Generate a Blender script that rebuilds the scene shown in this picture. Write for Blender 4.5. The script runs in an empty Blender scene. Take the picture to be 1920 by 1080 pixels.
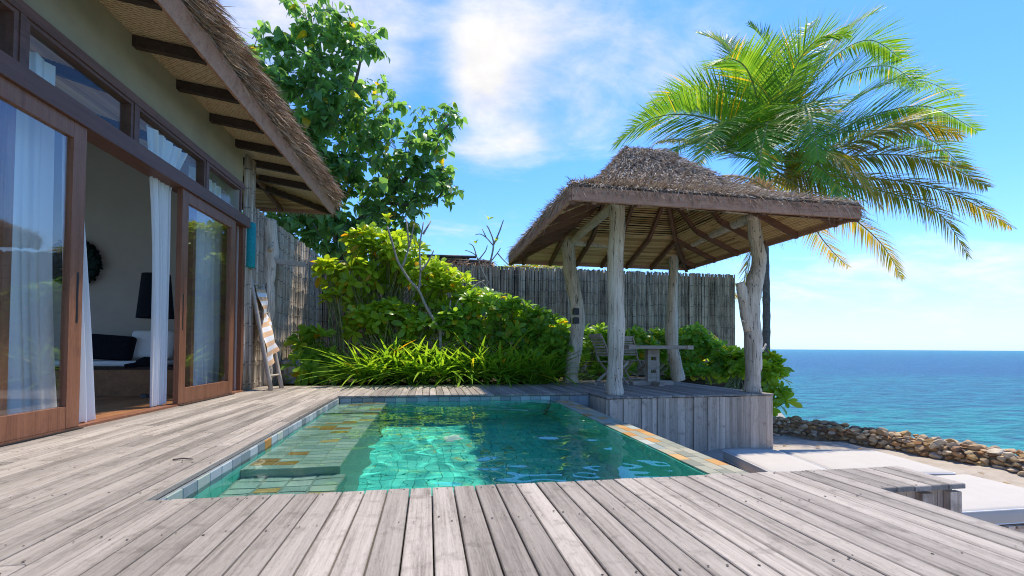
import bpy, bmesh, math, random
import numpy as np
from mathutils import Vector, Matrix, Euler, noise as mnoise
C = bpy.context
sc = C.scene
COL = sc.collection
rad = math.radians
PI = math.pi
RND = random.Random(7)
rng = np.random.default_rng(7)

# ------------------------------------------------------------------ camera
FPX, EYE, YAW, PITCH, ROLL = 880.0, 0.68, math.atan(157 / 880.0), rad(1.4), rad(.35)
cam_d = bpy.data.cameras.new('camera')
cam = bpy.data.objects.new('camera', cam_d)
COL.objects.link(cam)
cam_d.sensor_width = 36
cam_d.lens = FPX / 1920 * 36
SHIFT = 112 - FPX * math.tan(PITCH)
cam_d.shift_y = SHIFT / 1920
cam_d.clip_start = .05
cam_d.clip_end = 60000
CROT = Matrix.Rotation(-YAW, 3, 'Z') @ Matrix.Rotation(PI / 2 + PITCH, 3, 'X') @ Matrix.Rotation(ROLL, 3, 'Z')
cam.matrix_world = Matrix.Translation((0, 0, EYE)) @ CROT.to_4x4()
cam_d.dof.use_dof = True
cam_d.dof.focus_distance = 7.0
cam_d.dof.aperture_fstop = 5.0
sc.camera = cam


def P(px, py, Y=None, z=None, d=None):
    """a measured photo point put at its real distance: on a depth Y, a height z or at a camera distance d"""
    v = CROT @ Vector(((px - 960) / FPX, (540 + SHIFT - py) / FPX, -1))
    o = Vector((0, 0, EYE))
    if Y is not None:
        t = Y / v.y
    elif z is not None:
        t = (z - EYE) / v.z
    else:
        t = d
    return o + v * t


# ------------------------------------------------------------------ sky, sun, exposure
SUN_DIR = Vector((.30, .34, 1.0)).normalized()
elev = math.asin(SUN_DIR.z)
azim = math.atan2(SUN_DIR.x, SUN_DIR.y)
w = bpy.data.worlds.new('World')
sc.world = w
w.use_nodes = True
sun_d = bpy.data.lights.new('sun', 'SUN')
sun_d.energy = 2.05
sun_d.angle = rad(.53)
sun_d.color = (1, .92, .79)
sun_d.cycles.is_caustics_light = True
sun = bpy.data.objects.new('sun', sun_d)
COL.objects.link(sun)
sun.rotation_euler = SUN_DIR.to_track_quat('Z', 'Y').to_euler()
sun.location = (10, 15, 30)
sc.view_settings.view_transform = 'Standard'
sc.view_settings.look = 'None'
sc.view_settings.gamma = 1
sc.view_settings.exposure = 1.50
sc.view_settings.use_curve_mapping = False
sc.render.engine = 'CYCLES'
sc.cycles.use_denoising = True
sc.cycles.max_bounces = 10
sc.cycles.transparent_max_bounces = 12
sc.cycles.sample_clamp_indirect = 8
sc.cycles.filter_width = 1.05


# ------------------------------------------------------------------ node helper
class NT:
    def __init__(s, tree, clear=True):
        s.t = tree
        if clear:
            tree.nodes.clear()

    def n(s, typ, **kw):
        nd = s.t.nodes.new(typ)
        for k, v in kw.items():
            setattr(nd, k, v)
        return nd

    def put(s, sock, v):
        if v is None:
            return
        if isinstance(v, bpy.types.NodeSocket):
            s.t.links.new(v, sock)
        elif isinstance(v, (tuple, list)) and len(v) == 3 and sock.type == 'RGBA':
            sock.default_value = (*v, 1)
        else:
            sock.default_value = v

    def math(s, op, a, b=None, c=None, clamp=False):
        nd = s.n('ShaderNodeMath', operation=op, use_clamp=clamp)
        for i, v in enumerate((a, b, c)):
            s.put(nd.inputs[i], v)
        return nd.outputs[0]

    def vmath(s, op, a, b=None, out=0):
        nd = s.n('ShaderNodeVectorMath', operation=op)
        s.put(nd.inputs[0], a)
        if b is not None:
            s.put(nd.inputs[1], b)
        return nd.outputs[out]

    def noise(s, vec, scale=5, detail=4, rough=.55, dist=0, out=0):
        nd = s.n('ShaderNodeTexNoise')
        s.put(nd.inputs['Vector'], vec)
        nd.inputs['Scale'].default_value = scale
        nd.inputs['Detail'].default_value = detail
        nd.inputs['Roughness'].default_value = rough
        nd.inputs['Distortion'].default_value = dist
        return nd.outputs[out]

    def voronoi(s, vec, scale=5, feature='F1', out=0):
        nd = s.n('ShaderNodeTexVoronoi', feature=feature)
        s.put(nd.inputs['Vector'], vec)
        nd.inputs['Scale'].default_value = scale
        return nd.outputs[out]

    def ramp(s, fac, stops, interp='LINEAR'):
        nd = s.n('ShaderNodeValToRGB')
        nd.color_ramp.interpolation = interp
        el = nd.color_ramp.elements
        while len(el) < len(stops):
            el.new(.5)
        for e, (p, c) in zip(el, stops):
            e.position = p
            e.color = (*c, 1) if not isinstance(c, (int, float)) else (c, c, c, 1)
        s.put(nd.inputs[0], fac)
        return nd.outputs[0]

    def mix(s, fac, a, b, mode='MIX'):
        nd = s.n('ShaderNodeMix', data_type='RGBA', blend_type=mode)
        s.put(nd.inputs[0], fac)
        s.put(nd.inputs[6], a)
        s.put(nd.inputs[7], b)
        return nd.outputs[2]

    def maprange(s, v, a, b, c=0, d=1, smooth=False):
        nd = s.n('ShaderNodeMapRange', interpolation_type='SMOOTHSTEP' if smooth else 'LINEAR')
        s.put(nd.inputs[0], v)
        for i, x in enumerate((a, b, c, d)):
            nd.inputs[i + 1].default_value = x
        return nd.outputs[0]

    def coord(s, which='Object'):
        return s.n('ShaderNodeTexCoord').outputs[which]

    def pos(s):
        return s.n('ShaderNodeNewGeometry').outputs['Position']

    def island(s):
        """a random number per leaf / tile / strand, whether it is an object or an island of a mesh"""
        g = s.n('ShaderNodeNewGeometry').outputs['Random Per Island']
        o = s.n('ShaderNodeObjectInfo').outputs['Random']
        return s.math('FRACT', s.math('ADD', g, o))

    def objrand(s):
        return s.n('ShaderNodeObjectInfo').outputs['Random']

    def scale(s, v, f):
        nd = s.n('ShaderNodeVectorMath', operation='SCALE')
        s.put(nd.inputs[0], v)
        s.put(nd.inputs[3], f)
        return nd.outputs[0]

    def scaled(s, vec, sx, sy, sz, off=None):
        v = s.vmath('MULTIPLY', vec, (sx, sy, sz))
        if off is not None:
            cb = s.n('ShaderNodeCombineXYZ')
            for i in range(3):
                s.put(cb.inputs[i], off)
            v = s.vmath('ADD', v, cb.outputs[0])
        return v

    def bump(s, h, strength=.4, dist=.01):
        nd = s.n('ShaderNodeBump')
        nd.inputs['Strength'].default_value = strength
        nd.inputs['Distance'].default_value = dist
        s.put(nd.inputs['Height'], h)
        return nd.outputs[0]

    def principled(s, col, rough=.6, normal=None, spec=.5, **kw):
        p = s.n('ShaderNodeBsdfPrincipled')
        s.put(p.inputs['Base Color'], col)
        s.put(p.inputs['Roughness'], rough)
        s.put(p.inputs['Specular IOR Level'], spec)
        if normal is not None:
            s.put(p.inputs['Normal'], normal)
        for k, v in kw.items():
            s.put(p.inputs[k], v)
        return p.outputs[0]

    def mixsh(s, fac, a, b):
        nd = s.n('ShaderNodeMixShader')
        s.put(nd.inputs[0], fac)
        s.put(nd.inputs[1], a)
        s.put(nd.inputs[2], b)
        return nd.outputs[0]

    def out(s, surf, vol=None):
        o = s.n('ShaderNodeOutputMaterial')
        if surf is not None:
            s.put(o.inputs[0], surf)
        if vol is not None:
            s.put(o.inputs[1], vol)


MATS = {}


def mat(name):
    def deco(f):
        m = bpy.data.materials.new(name)
        m.use_nodes = True
        f(NT(m.node_tree))
        MATS[name] = m
        return m
    return deco


# ------------------------------------------------------------------ world shader: Nishita sky and clouds
def build_world():
    t = NT(w.node_tree)
    sky = t.n('ShaderNodeTexSky', sky_type='NISHITA')
    sky.sun_disc = False
    sky.sun_elevation = elev
    sky.sun_rotation = azim
    sky.air_density = 1.0
    sky.dust_density = .25
    sky.ozone_density = 3.0
    hs = t.n('ShaderNodeHueSaturation')
    hs.inputs['Saturation'].default_value = 1.2
    t.put(hs.inputs['Color'], sky.outputs[0])
    tint = t.mix(1.0, hs.outputs[0], (.40, .53, .71), 'MULTIPLY')
    d = t.coord('Generated')
    sep = t.n('ShaderNodeSeparateXYZ')
    t.put(sep.inputs[0], d)
    zz = t.math('MAXIMUM', sep.outputs[2], 0.0)
    den = t.math('ADD', zz, .22)
    cb = t.n('ShaderNodeCombineXYZ')
    t.put(cb.inputs[0], t.math('DIVIDE', sep.outputs[0], den))
    t.put(cb.inputs[1], t.math('DIVIDE', sep.outputs[1], den))
    cb.inputs[2].default_value = .37
    plane = cb.outputs[0]
    # stretched wisps running obliquely, plus billows
    rot = t.n('ShaderNodeMapping')
    rot.inputs['Rotation'].default_value = (0, 0, rad(-35))
    rot.inputs['Scale'].default_value = (1.0, 2.1, 1)
    t.put(rot.inputs[0], plane)
    n1 = t.noise(rot.outputs[0], 1.6, 9, .62, .6)
    n2 = t.noise(plane, 4.2, 8, .6, .3)
    n = t.math('ADD', t.math('MULTIPLY', n1, .62), t.math('MULTIPLY', n2, .38))
    # the banks of cloud seen over the sea and the garden
    bias = None
    for px, py, ax, az_, amt in CLOUDS:
        c = (P(px, py, d=1) - Vector((0, 0, EYE))).normalized()
        right = Vector((c.y, -c.x, 0)).normalized()
        up = right.cross(c)
        dv = t.vmath('SUBTRACT', d, tuple(c))
        a = t.math('DIVIDE', t.vmath('DOT_PRODUCT', dv, tuple(right), out=1), ax)
        b = t.math('DIVIDE', t.vmath('DOT_PRODUCT', dv, tuple(up), out=1), az_)
        f = t.vmath('DOT_PRODUCT', dv, tuple(c), out=1)
        r2 = t.math('ADD', t.math('ADD', t.math('MULTIPLY', a, a), t.math('MULTIPLY', b, b)), t.math('MULTIPLY', f, f))
        g = t.math('MULTIPLY', t.math('POWER', 2.718, t.math('MULTIPLY', r2, -1.0)), amt)
        bias = g if bias is None else t.math('ADD', bias, g)
    m = t.math('ADD', n, bias)
    m = t.maprange(m, .50, .92, 0, 1, True)
    m = t.math('POWER', m, 1.0)
    shade = t.maprange(n2, .3, .7, .80, 1.0)
    ccol = t.mix(1.0, (2.55, 2.53, 2.52), t.ramp(shade, [(0, 0.0), (1, 1.0)]), 'MULTIPLY')
    # whiter air low over the sea
    hz = t.math('POWER', t.math('SUBTRACT', 1.0, zz, clamp=True), 9.0)
    base = t.mix(t.math('MULTIPLY', hz, .75), tint, (1.55, 1.85, 2.1))
    colr = t.mix(m, base, ccol)
    # light coming from below the horizon is the sea's
    low = t.maprange(sep.outputs[2], -.02, 0.0, 0, 1)
    colr = t.mix(low, (1.2, 2.0, 2.3), colr)
    bg = t.n('ShaderNodeBackground')
    t.put(bg.inputs[0], colr)
    bg.inputs[1].default_value = .15
    o = t.n('ShaderNodeOutputWorld')
    t.put(o.inputs[0], bg.outputs[0])


CLOUDS = [(930, 60, .14, .13, .26), (1180, 50, .16, .13, .16), (890, 160, .07, .10, .14), (560, 10, .20, .11, .30),
          (910, 290, .11, .04, .20), (985, 262, .05, .03, .14), (1790, 490, .30, .045, .17), (820, 430, .06, .03, .10),
          (1250, 150, .18, .12, .12), (1560, 545, .25, .04, .10), (1800, 100, .3, .05, .04), (820, 120, .05, .10, -.20), (1650, 250, .35, .12, -.12), (720, 60, .04, .1, .0), (1000, 400, .3, .08, -.08)]
build_world()


# ------------------------------------------------------------------ materials
def wood_boards(name, dark, light, along=1, grain=70, var=.35, stain=.5, rough=.8, blotch=(.5, .5, .5)):
    @mat(name)
    def f(t):
        r = t.objrand()
        co = t.coord('Object')
        s = [grain] * 3
        s[along] = 1.6
        v = t.scaled(co, *s, off=t.math('MULTIPLY', r, 57.0))
        g = t.noise(v, 1, 5, .6, .4)
        s2 = [14] * 3
        s2[along] = 1.1
        g2 = t.noise(t.scaled(co, *s2, off=t.math('MULTIPLY', r, 31.0)), 1, 3, .55)
        fine = t.noise(t.scaled(co, *[170 if i != along else 22 for i in range(3)], off=t.math('MULTIPLY', r, 7.0)), 1, 2, .6)
        mixv = t.math('ADD', t.math('ADD', t.math('MULTIPLY', g, .42), t.math('MULTIPLY', g2, .4)), t.math('MULTIPLY', fine, .2))
        c = t.ramp(mixv, [(.32, dark), (.52, tuple((a + b * 1.6) / 2.6 for a, b in zip(dark, light))), (.72, light)])
        br = t.maprange(r, 0, 1, 1 - var, 1 + var * .45)
    
        c = t.scale(c, br)
        st = t.noise(t.scaled(co, 9, 9, 9, off=t.math('MULTIPLY', r, 91.0)), 1, 4, .65)
        c = t.mix(t.math('MULTIPLY', t.maprange(st, .55, .75), stain), c, tuple(x * y * 1.1 for x, y in zip(dark, blotch)))
        sp = t.noise(t.scaled(co, *[130 if i != along else 60 for i in range(3)]), 1, 2, .5)
        c = t.mix(t.math('MULTIPLY', t.maprange(sp, .66, .74), .55), c, tuple(x * .35 for x in dark))
        h = t.math('ADD', g, t.math('MULTIPLY', fine, .6))
        t.out(t.principled(c, rough, t.bump(h, .45, .004), .25))
    return MATS[name]


wood_boards('weathered deck wood', (.135, .108, .085), (.515, .447, .372), along=1, var=.36, stain=.55)
wood_boards('weathered skirt wood', (.34, .24, .165), (.82, .645, .49), along=2, var=.32, stain=.6)
wood_boards('dark timber', (.035, .022, .016), (.085, .055, .04), along=1, var=.2, stain=.3)
wood_boards('red timber', (.14, .055, .028), (.32, .14, .075), along=2, var=.15, stain=.3, rough=.45)
wood_boards('red beam timber', (.10, .045, .03), (.21, .10, .068), along=1, var=.15, stain=.3, rough=.5)
wood_boards('roof rafter wood', (.11, .055, .035), (.27, .14, .09), along=0, var=.25, stain=.3)
wood_boards('fascia wood', (.31, .145, .09), (.60, .33, .21), along=0, var=.15, stain=.5)
wood_boards('floor wood', (.24, .10, .04), (.52, .24, .10), along=1, var=.2, stain=.2, rough=.35)
wood_boards('table wood', (.25, .185, .14), (.60, .49, .40), along=0, var=.2, stain=.4)


@mat('driftwood')
def _(t):
    co = t.coord('Object')
    r = t.objrand()
    g = t.noise(t.scaled(co, 26, 26, 1.8, off=t.math('MULTIPLY', r, 40.0)), 1, 5, .62, .8)
    b = t.noise(t.scaled(co, 3.2, 3.2, 2.2, off=r), 1, 3)
    c = t.ramp(t.math('ADD', t.math('MULTIPLY', g, .6), t.math('MULTIPLY', b, .4)), [(.3, (.36, .265, .18)), (.5, (.66, .54, .41)), (.68, (.82, .70, .56))])
    pit = t.voronoi(t.scaled(co, 1, 1, .7), 17)
    pn = t.noise(co, 30, 2)
    pm = t.math('MULTIPLY', t.maprange(pit, .17, .10), t.maprange(pn, .42, .6))
    c = t.mix(pm, c, (.045, .035, .028))
    ck = t.noise(t.scaled(co, 15, 15, .8, off=t.math('MULTIPLY', r, 77.0)), 1, 2, .4)
    cm = t.maprange(t.math('ABSOLUTE', t.math('SUBTRACT', ck, .5)), .012, .003)
    c = t.mix(t.math('MULTIPLY', cm, .8), c, (.06, .045, .035))
    pm = t.math('MAXIMUM', pm, cm)
    h = t.math('SUBTRACT', g, t.math('MULTIPLY', pm, .8))
    t.out(t.principled(c, .85, t.bump(h, .6, .02), .2))


def bamboo(name, dark, light, mould):
    @mat(name)
    def f(t):
        co = t.coord('Object')
        po = t.pos()
        r = t.objrand()
        g = t.noise(t.scaled(co, 60, 60, 1.5, off=t.math('MULTIPLY', r, 40.0)), 1, 4, .6)
        c = t.ramp(t.math('ADD', t.math('MULTIPLY', g, .55), t.math('MULTIPLY', r, .45)), [(.2, dark), (.75, light)])
        m1 = t.noise(t.scaled(po, 5.5, 5.5, 1.15), 1, 5, .65)
        m2 = t.noise(t.scaled(co, 24, 24, 3.0, off=t.math('MULTIPLY', r, 17.0)), 1, 3, .6)
        mm = t.maprange(t.math('ADD', t.math('MULTIPLY', m1, .62), t.math('MULTIPLY', m2, .38)), .46, .62)
        c = t.mix(t.math('MULTIPLY', mm, mould), c, (.028, .022, .017))
        sp = t.n('ShaderNodeSeparateXYZ')
        t.put(sp.inputs[0], po)
        zz_ = t.math('ADD', t.math('DIVIDE', sp.outputs[2], .30), t.math('MULTIPLY', r, .30))
        fr = t.math('ABSOLUTE', t.math('SUBTRACT', t.math('FRACT', zz_), .5))
        nl = t.maprange(fr, .045, .015)
        c = t.mix(t.math('MULTIPLY', nl, t.math('MULTIPLY', m2, 1.2, clamp=True)), c, (.045, .035, .026))
        t.out(t.principled(c, .75, t.bump(g, .5, .006), .25))
    return MATS[name]


bamboo('grey bamboo', (.30, .21, .13), (.74, .58, .41), .72)
bamboo('pale bamboo', (.30, .22, .15), (.70, .58, .44), .55)


@mat('reed')
def _(t):
    r = t.island()
    po = t.pos()
    n = t.noise(po, 11, 3)
    c = t.ramp(t.math('ADD', t.math('MULTIPLY', r, .7), t.math('MULTIPLY', n, .3)), [(.1, (.36, .21, .085)), (.5, (.62, .41, .19)), (.9, (.76, .55, .29))])
    t.out(t.principled(c, .6, None, .3))


@mat('woven mat')
def _(t):
    co = t.coord('Object')
    sep = t.n('ShaderNodeSeparateXYZ')
    t.put(sep.inputs[0], co)
    y = t.math('MULTIPLY', sep.outputs[1], 30.0)
    x = t.math('MULTIPLY', sep.outputs[0], 30.0)
    a = t.math('ADD', x, y)
    b = t.math('SUBTRACT', y, x)
    wv = t.math('MULTIPLY', t.math('SINE', t.math('MULTIPLY', a, 2.0)), t.math('SINE', t.math('MULTIPLY', y, 6.3)))
    n = t.noise(t.scaled(co, 60, 25, 60), 1, 4, .7)
    k = t.math('ADD', t.math('MULTIPLY', wv, .25), n)
    c = t.ramp(k, [(.22, (.20, .12, .06)), (.5, (.55, .38, .22)), (.8, (.72, .55, .36))])
    t.out(t.principled(c, .7, t.bump(k, .7, .01), .2))


def thatch_mat(name, cols):
    @mat(name)
    def f(t):
        r = t.island()
        n = t.noise(t.pos(), 2.3, 4, .6)
        k = t.math('ADD', t.math('MULTIPLY', r, .72), t.math('MULTIPLY', n, .36))
        c = t.ramp(k, [(.12, cols[0]), (.4, cols[1]), (.68, cols[2]), (.95, cols[3])])
        t.out(t.principled(c, .85, None, .15))
    return MATS[name]


thatch_mat('grey thatch', [(.13, .095, .07), (.36, .28, .21), (.56, .455, .355), (.70, .60, .48)])
thatch_mat('brown thatch', [(.11, .065, .036), (.32, .205, .12), (.52, .36, .23), (.68, .52, .36)])


@mat('thatch bed')
def _(t):
    n = t.noise(t.scaled(t.pos(), 30, 30, 30), 1, 5, .7)
    c = t.ramp(n, [(.3, (.04, .03, .024)), (.7, (.24, .19, .15))])
    t.out(t.principled(c, .9, t.bump(n, 1, .03), .1))


def leaf_mat(name, cols, trans, rough=.35, yellow=.03, ycol=(.55, .33, .02), tmix=.45):
    @mat(name)
    def f(t):
        r = t.island()
        c = t.ramp(r, [(0, cols[0]), (.5, cols[1]), (.97 - yellow, cols[2]), (1 - yellow + .001, ycol)], 'LINEAR')
        tc = t.mix(1, c, trans, 'MULTIPLY')
        gl = t.principled(c, rough, None, .35)
        tl = t.n('ShaderNodeBsdfTranslucent')
        t.put(tl.inputs[0], tc)
        t.out(t.mixsh(tmix, gl, tl.outputs[0]))
    return MATS[name]


leaf_mat('tree leaf', [(.10, .19, .075), (.15, .27, .09), (.23, .37, .105)], (2.1, 2.2, 1.0), .3, .008)
leaf_mat('bright shrub leaf', [(.19, .34, .025), (.27, .43, .03), (.37, .52, .045)], (2.4, 1.9, .9), .3, .015)
leaf_mat('green shrub leaf', [(.12, .26, .04), (.19, .36, .045), (.29, .46, .05)], (2.6, 2.2, 1.0), .3, .01)
leaf_mat('blade leaf', [(.14, .31, .03), (.20, .40, .035), (.30, .48, .05)], (2.4, 1.9, .8), .36, .02)
leaf_mat('palm green leaflet', [(.07, .17, .025), (.11, .23, .03), (.18, .30, .04)], (2.7, 2.4, .9), .5, .03)
leaf_mat('palm yellow leaflet', [(.16, .20, .02), (.32, .27, .025), (.45, .30, .03)], (2.0, 1.7, .7), .4, .10, (.38, .27, .15))
leaf_mat('palm dry leaflet', [(.30, .22, .13), (.44, .34, .21), (.55, .43, .26)], (1.2, 1.0, .7), .6, .05, (.45, .28, .05), .3)


def simple(name, col, rough=.6, spec=.4, n_scale=None, n_amt=.25, bump=0, **kw):
    @mat(name)
    def f(t):
        c = col
        nm = None
        if n_scale:
            n = t.noise(t.coord('Object'), n_scale, 5, .6)
            c = t.ramp(n, [(.3, tuple(x * (1 - n_amt) for x in col)), (.7, tuple(min(1, x * (1 + n_amt)) for x in col))])
            if bump:
                nm = t.bump(n, bump, .01)
        t.out(t.principled(c, rough, nm, spec, **kw))
    return MATS[name]


simple('bark', (.17, .13, .10), .9, .2, 14, .5, .7)
simple('pale bark', (.36, .31, .25), .85, .2, 18, .35, .5)
simple('palm bark', (.16, .135, .115), .9, .2, 22, .5, .8)
simple('green stem', (.22, .24, .09), .6, .3, 12, .3)
simple('olive plaster', (.36, .29, .18), .9, .1, 2.2, .12, .15)
simple('inside plaster', (.45, .375, .32), .9, .1, 3, .05)
simple('white cloth', (.82, .80, .78), .85, .1, 6, .03, .1)
simple('cushion canvas', (.50, .455, .39), .9, .1, 9, .03, .12)
simple('black metal', (.012, .012, .014), .45, .5)
simple('black fabric', (.012, .013, .018), .9, .1, 30, .3)
simple('teal fabric', (.005, .26, .27), .65, .3, 25, .2, .3)
simple('grey fibre', (.27, .28, .29), .8, .2, 12, .4, .5)
simple('wreath twigs', (.012, .022, .018), .9, .1, 20, .5)
simple('garden soil', (.055, .04, .028), .95, .1, 8, .5, .6)
simple('rubble', (.34, .24, .15), .95, .1, 12, .5, .5)
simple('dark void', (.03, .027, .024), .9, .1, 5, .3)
simple('bamboo pole', (.42, .35, .27), .6, .3, 9, .25, .2)
simple('black tar bamboo', (.05, .048, .05), .6, .3, 9, .5, .3)
simple('grout', (.20, .22, .21), .9, .2, 20, .2)
simple('white plastic', (.75, .76, .76), .4, .4)
simple('nail rust', (.03, .02, .016), .8, .3)


def pane_mat(name, k, base):
    @mat(name)
    def f(t):
        fr = t.n('ShaderNodeFresnel')
        bf = t.n('ShaderNodeNewGeometry').outputs['Backfacing']
        t.put(fr.inputs[0], t.maprange(bf, 0, 1, 1.5, 1 / 1.5))
        tr = t.n('ShaderNodeBsdfTransparent')
        tr.inputs[0].default_value = (.96, .985, .98, 1)
        gl = t.n('ShaderNodeBsdfGlossy')
        gl.inputs[0].default_value = (.95, .97, 1, 1)
        gl.inputs[1].default_value = 0.0
        t.out(t.mixsh(t.math('ADD', t.math('MULTIPLY', fr.outputs[0], k), base, clamp=True), tr.outputs[0], gl.outputs[0]))


pane_mat('clear glass', .6, .035)
pane_mat('upper glass', .3, .0)


@mat('striped towel')
def _(t):
    co = t.coord('UV')
    sep = t.n('ShaderNodeSeparateXYZ')
    t.put(sep.inputs[0], co)
    s = t.math('FRACT', t.math('MULTIPLY', sep.outputs[1], 11.0))
    k = t.maprange(s, .47, .53)
    n = t.noise(co, 220, 2)
    c = t.mix(k, (.78, .75, .70), (.72, .45, .25))
    t.out(t.principled(c, .95, t.bump(n, .4, .004), .05))


def slate(name, cols, rough=.45, nw=.25, ns=14):
    @mat(name)
    def f(t):
        r = t.island()
        n = t.noise(t.scaled(t.pos(), ns, ns, ns), 1, 5, .65)
        c = t.ramp(t.math('ADD', t.math('MULTIPLY', r, 1 - nw), t.math('MULTIPLY', n, nw)), cols)
        t.out(t.principled(c, rough, t.bump(n, .3, .006), .4))
    return MATS[name]


slate('green slate', [(.1, (.22, .26, .22)), (.45, (.34, .39, .33)), (.8, (.45, .46, .38)), (.95, (.50, .45, .32))])
slate('rim slate', [(.1, (.20, .20, .14)), (.5, (.29, .285, .20)), (.8, (.37, .34, .235)), (.95, (.44, .33, .17))])
slate('rust slate', [(.1, (.30, .13, .03)), (.5, (.50, .24, .05)), (.9, (.58, .36, .14))])
slate('blue slate', [(.1, (.15, .18, .19)), (.5, (.30, .345, .355)), (.9, (.46, .50, .49))])
slate('pool floor slate', [(.0, (.05, .46, .40)), (.4, (.09, .62, .53)), (.78, (.16, .72, .60)), (.81, (.34, .50, .26)), (.92, (.40, .34, .12))], .45, .42, 11)  # light absorbed by deep water is painted into the tiles as teal
simple('pool grout', (.10, .42, .36), .9, .2, 20, .2)  # same painted water teal as the floor tiles


@mat('pool water')
def _(t):
    gl = t.n('ShaderNodeBsdfGlass')
    gl.inputs['Roughness'].default_value = 0
    gl.inputs['IOR'].default_value = 1.33
    gl.inputs['Color'].default_value = (.80, .98, .94, 1)
    t.out(gl.outputs[0])


@mat('sea water')
def _(t):
    po = t.pos()
    ln = t.vmath('LENGTH', t.vmath('MULTIPLY', po, (1, 1, 0)), out=1)
    lg = t.math('LOGARITHM', ln, 10.0)
    big = t.noise(t.scaled(po, .02, .045, 0), 1, 5, .6, .5)
    k = t.math('ADD', t.maprange(lg, 1.2, 3.2), t.math('MULTIPLY', t.math('SUBTRACT', big, .5), .7))
    c = t.ramp(k, [(.02, (.006, .30, .28)), (.22, (.003, .19, .26)), (.42, (.002, .12, .25)), (.75, (.003, .175, .255)), (1, (.008, .22, .28))])
    a1 = t.noise(t.scaled(po, .55, 1.25, 0), 1, 6, .62, .3)
    a2 = t.noise(t.scaled(po, 2.2, 4.5, 0), 1, 4, .6)
    h = t.math('ADD', a1, t.math('MULTIPLY', a2, .35))
    c = t.mix(t.maprange(a1, .38, .58, .75, 0), c, (.002, .06, .14))  # wave troughs darkened in the colour, a painted shading of the ripples
    t.out(t.principled(c, .35, t.bump(h, 1.0, .9), .12))


@mat('sand')
def _(t):
    po = t.pos()
    n = t.noise(po, 5, 6, .65)
    f = t.noise(po, 120, 3, .7)
    c = t.ramp(t.math('ADD', t.math('MULTIPLY', n, .6), t.math('MULTIPLY', f, .4)), [(.3, (.33, .275, .21)), (.6, (.50, .43, .35))])
    deb = t.noise(t.scaled(po, 16, 26, 10), 1, 4, .7)
    c = t.mix(t.math('MULTIPLY', t.maprange(deb, .66, .72), .7), c, (.16, .10, .06))
    t.out(t.principled(c, .95, t.bump(t.math('ADD', n, t.math('MULTIPLY', f, .2)), .7, .04), .1))


@mat('wall stone')
def _(t):
    r = t.objrand()
    co = t.coord('Object')
    n = t.noise(t.scaled(co, 3, 3, 5, off=t.math('MULTIPLY', r, 30.0)), 1, 5, .65)
    c = t.ramp(r, [(0, (.46, .27, .11)), (.2, (.64, .50, .32)), (.4, (.52, .33, .14)), (.55, (.27, .14, .08)), (.7, (.68, .57, .41)), (.85, (.48, .23, .085)), (1, (.60, .45, .27))])
    c = t.mix(t.maprange(n, .4, .7), c, t.mix(.5, c, (.12, .08, .05)))
    t.out(t.principled(c, .85, t.bump(n, .5, .03), .2))


M = MATS


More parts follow.
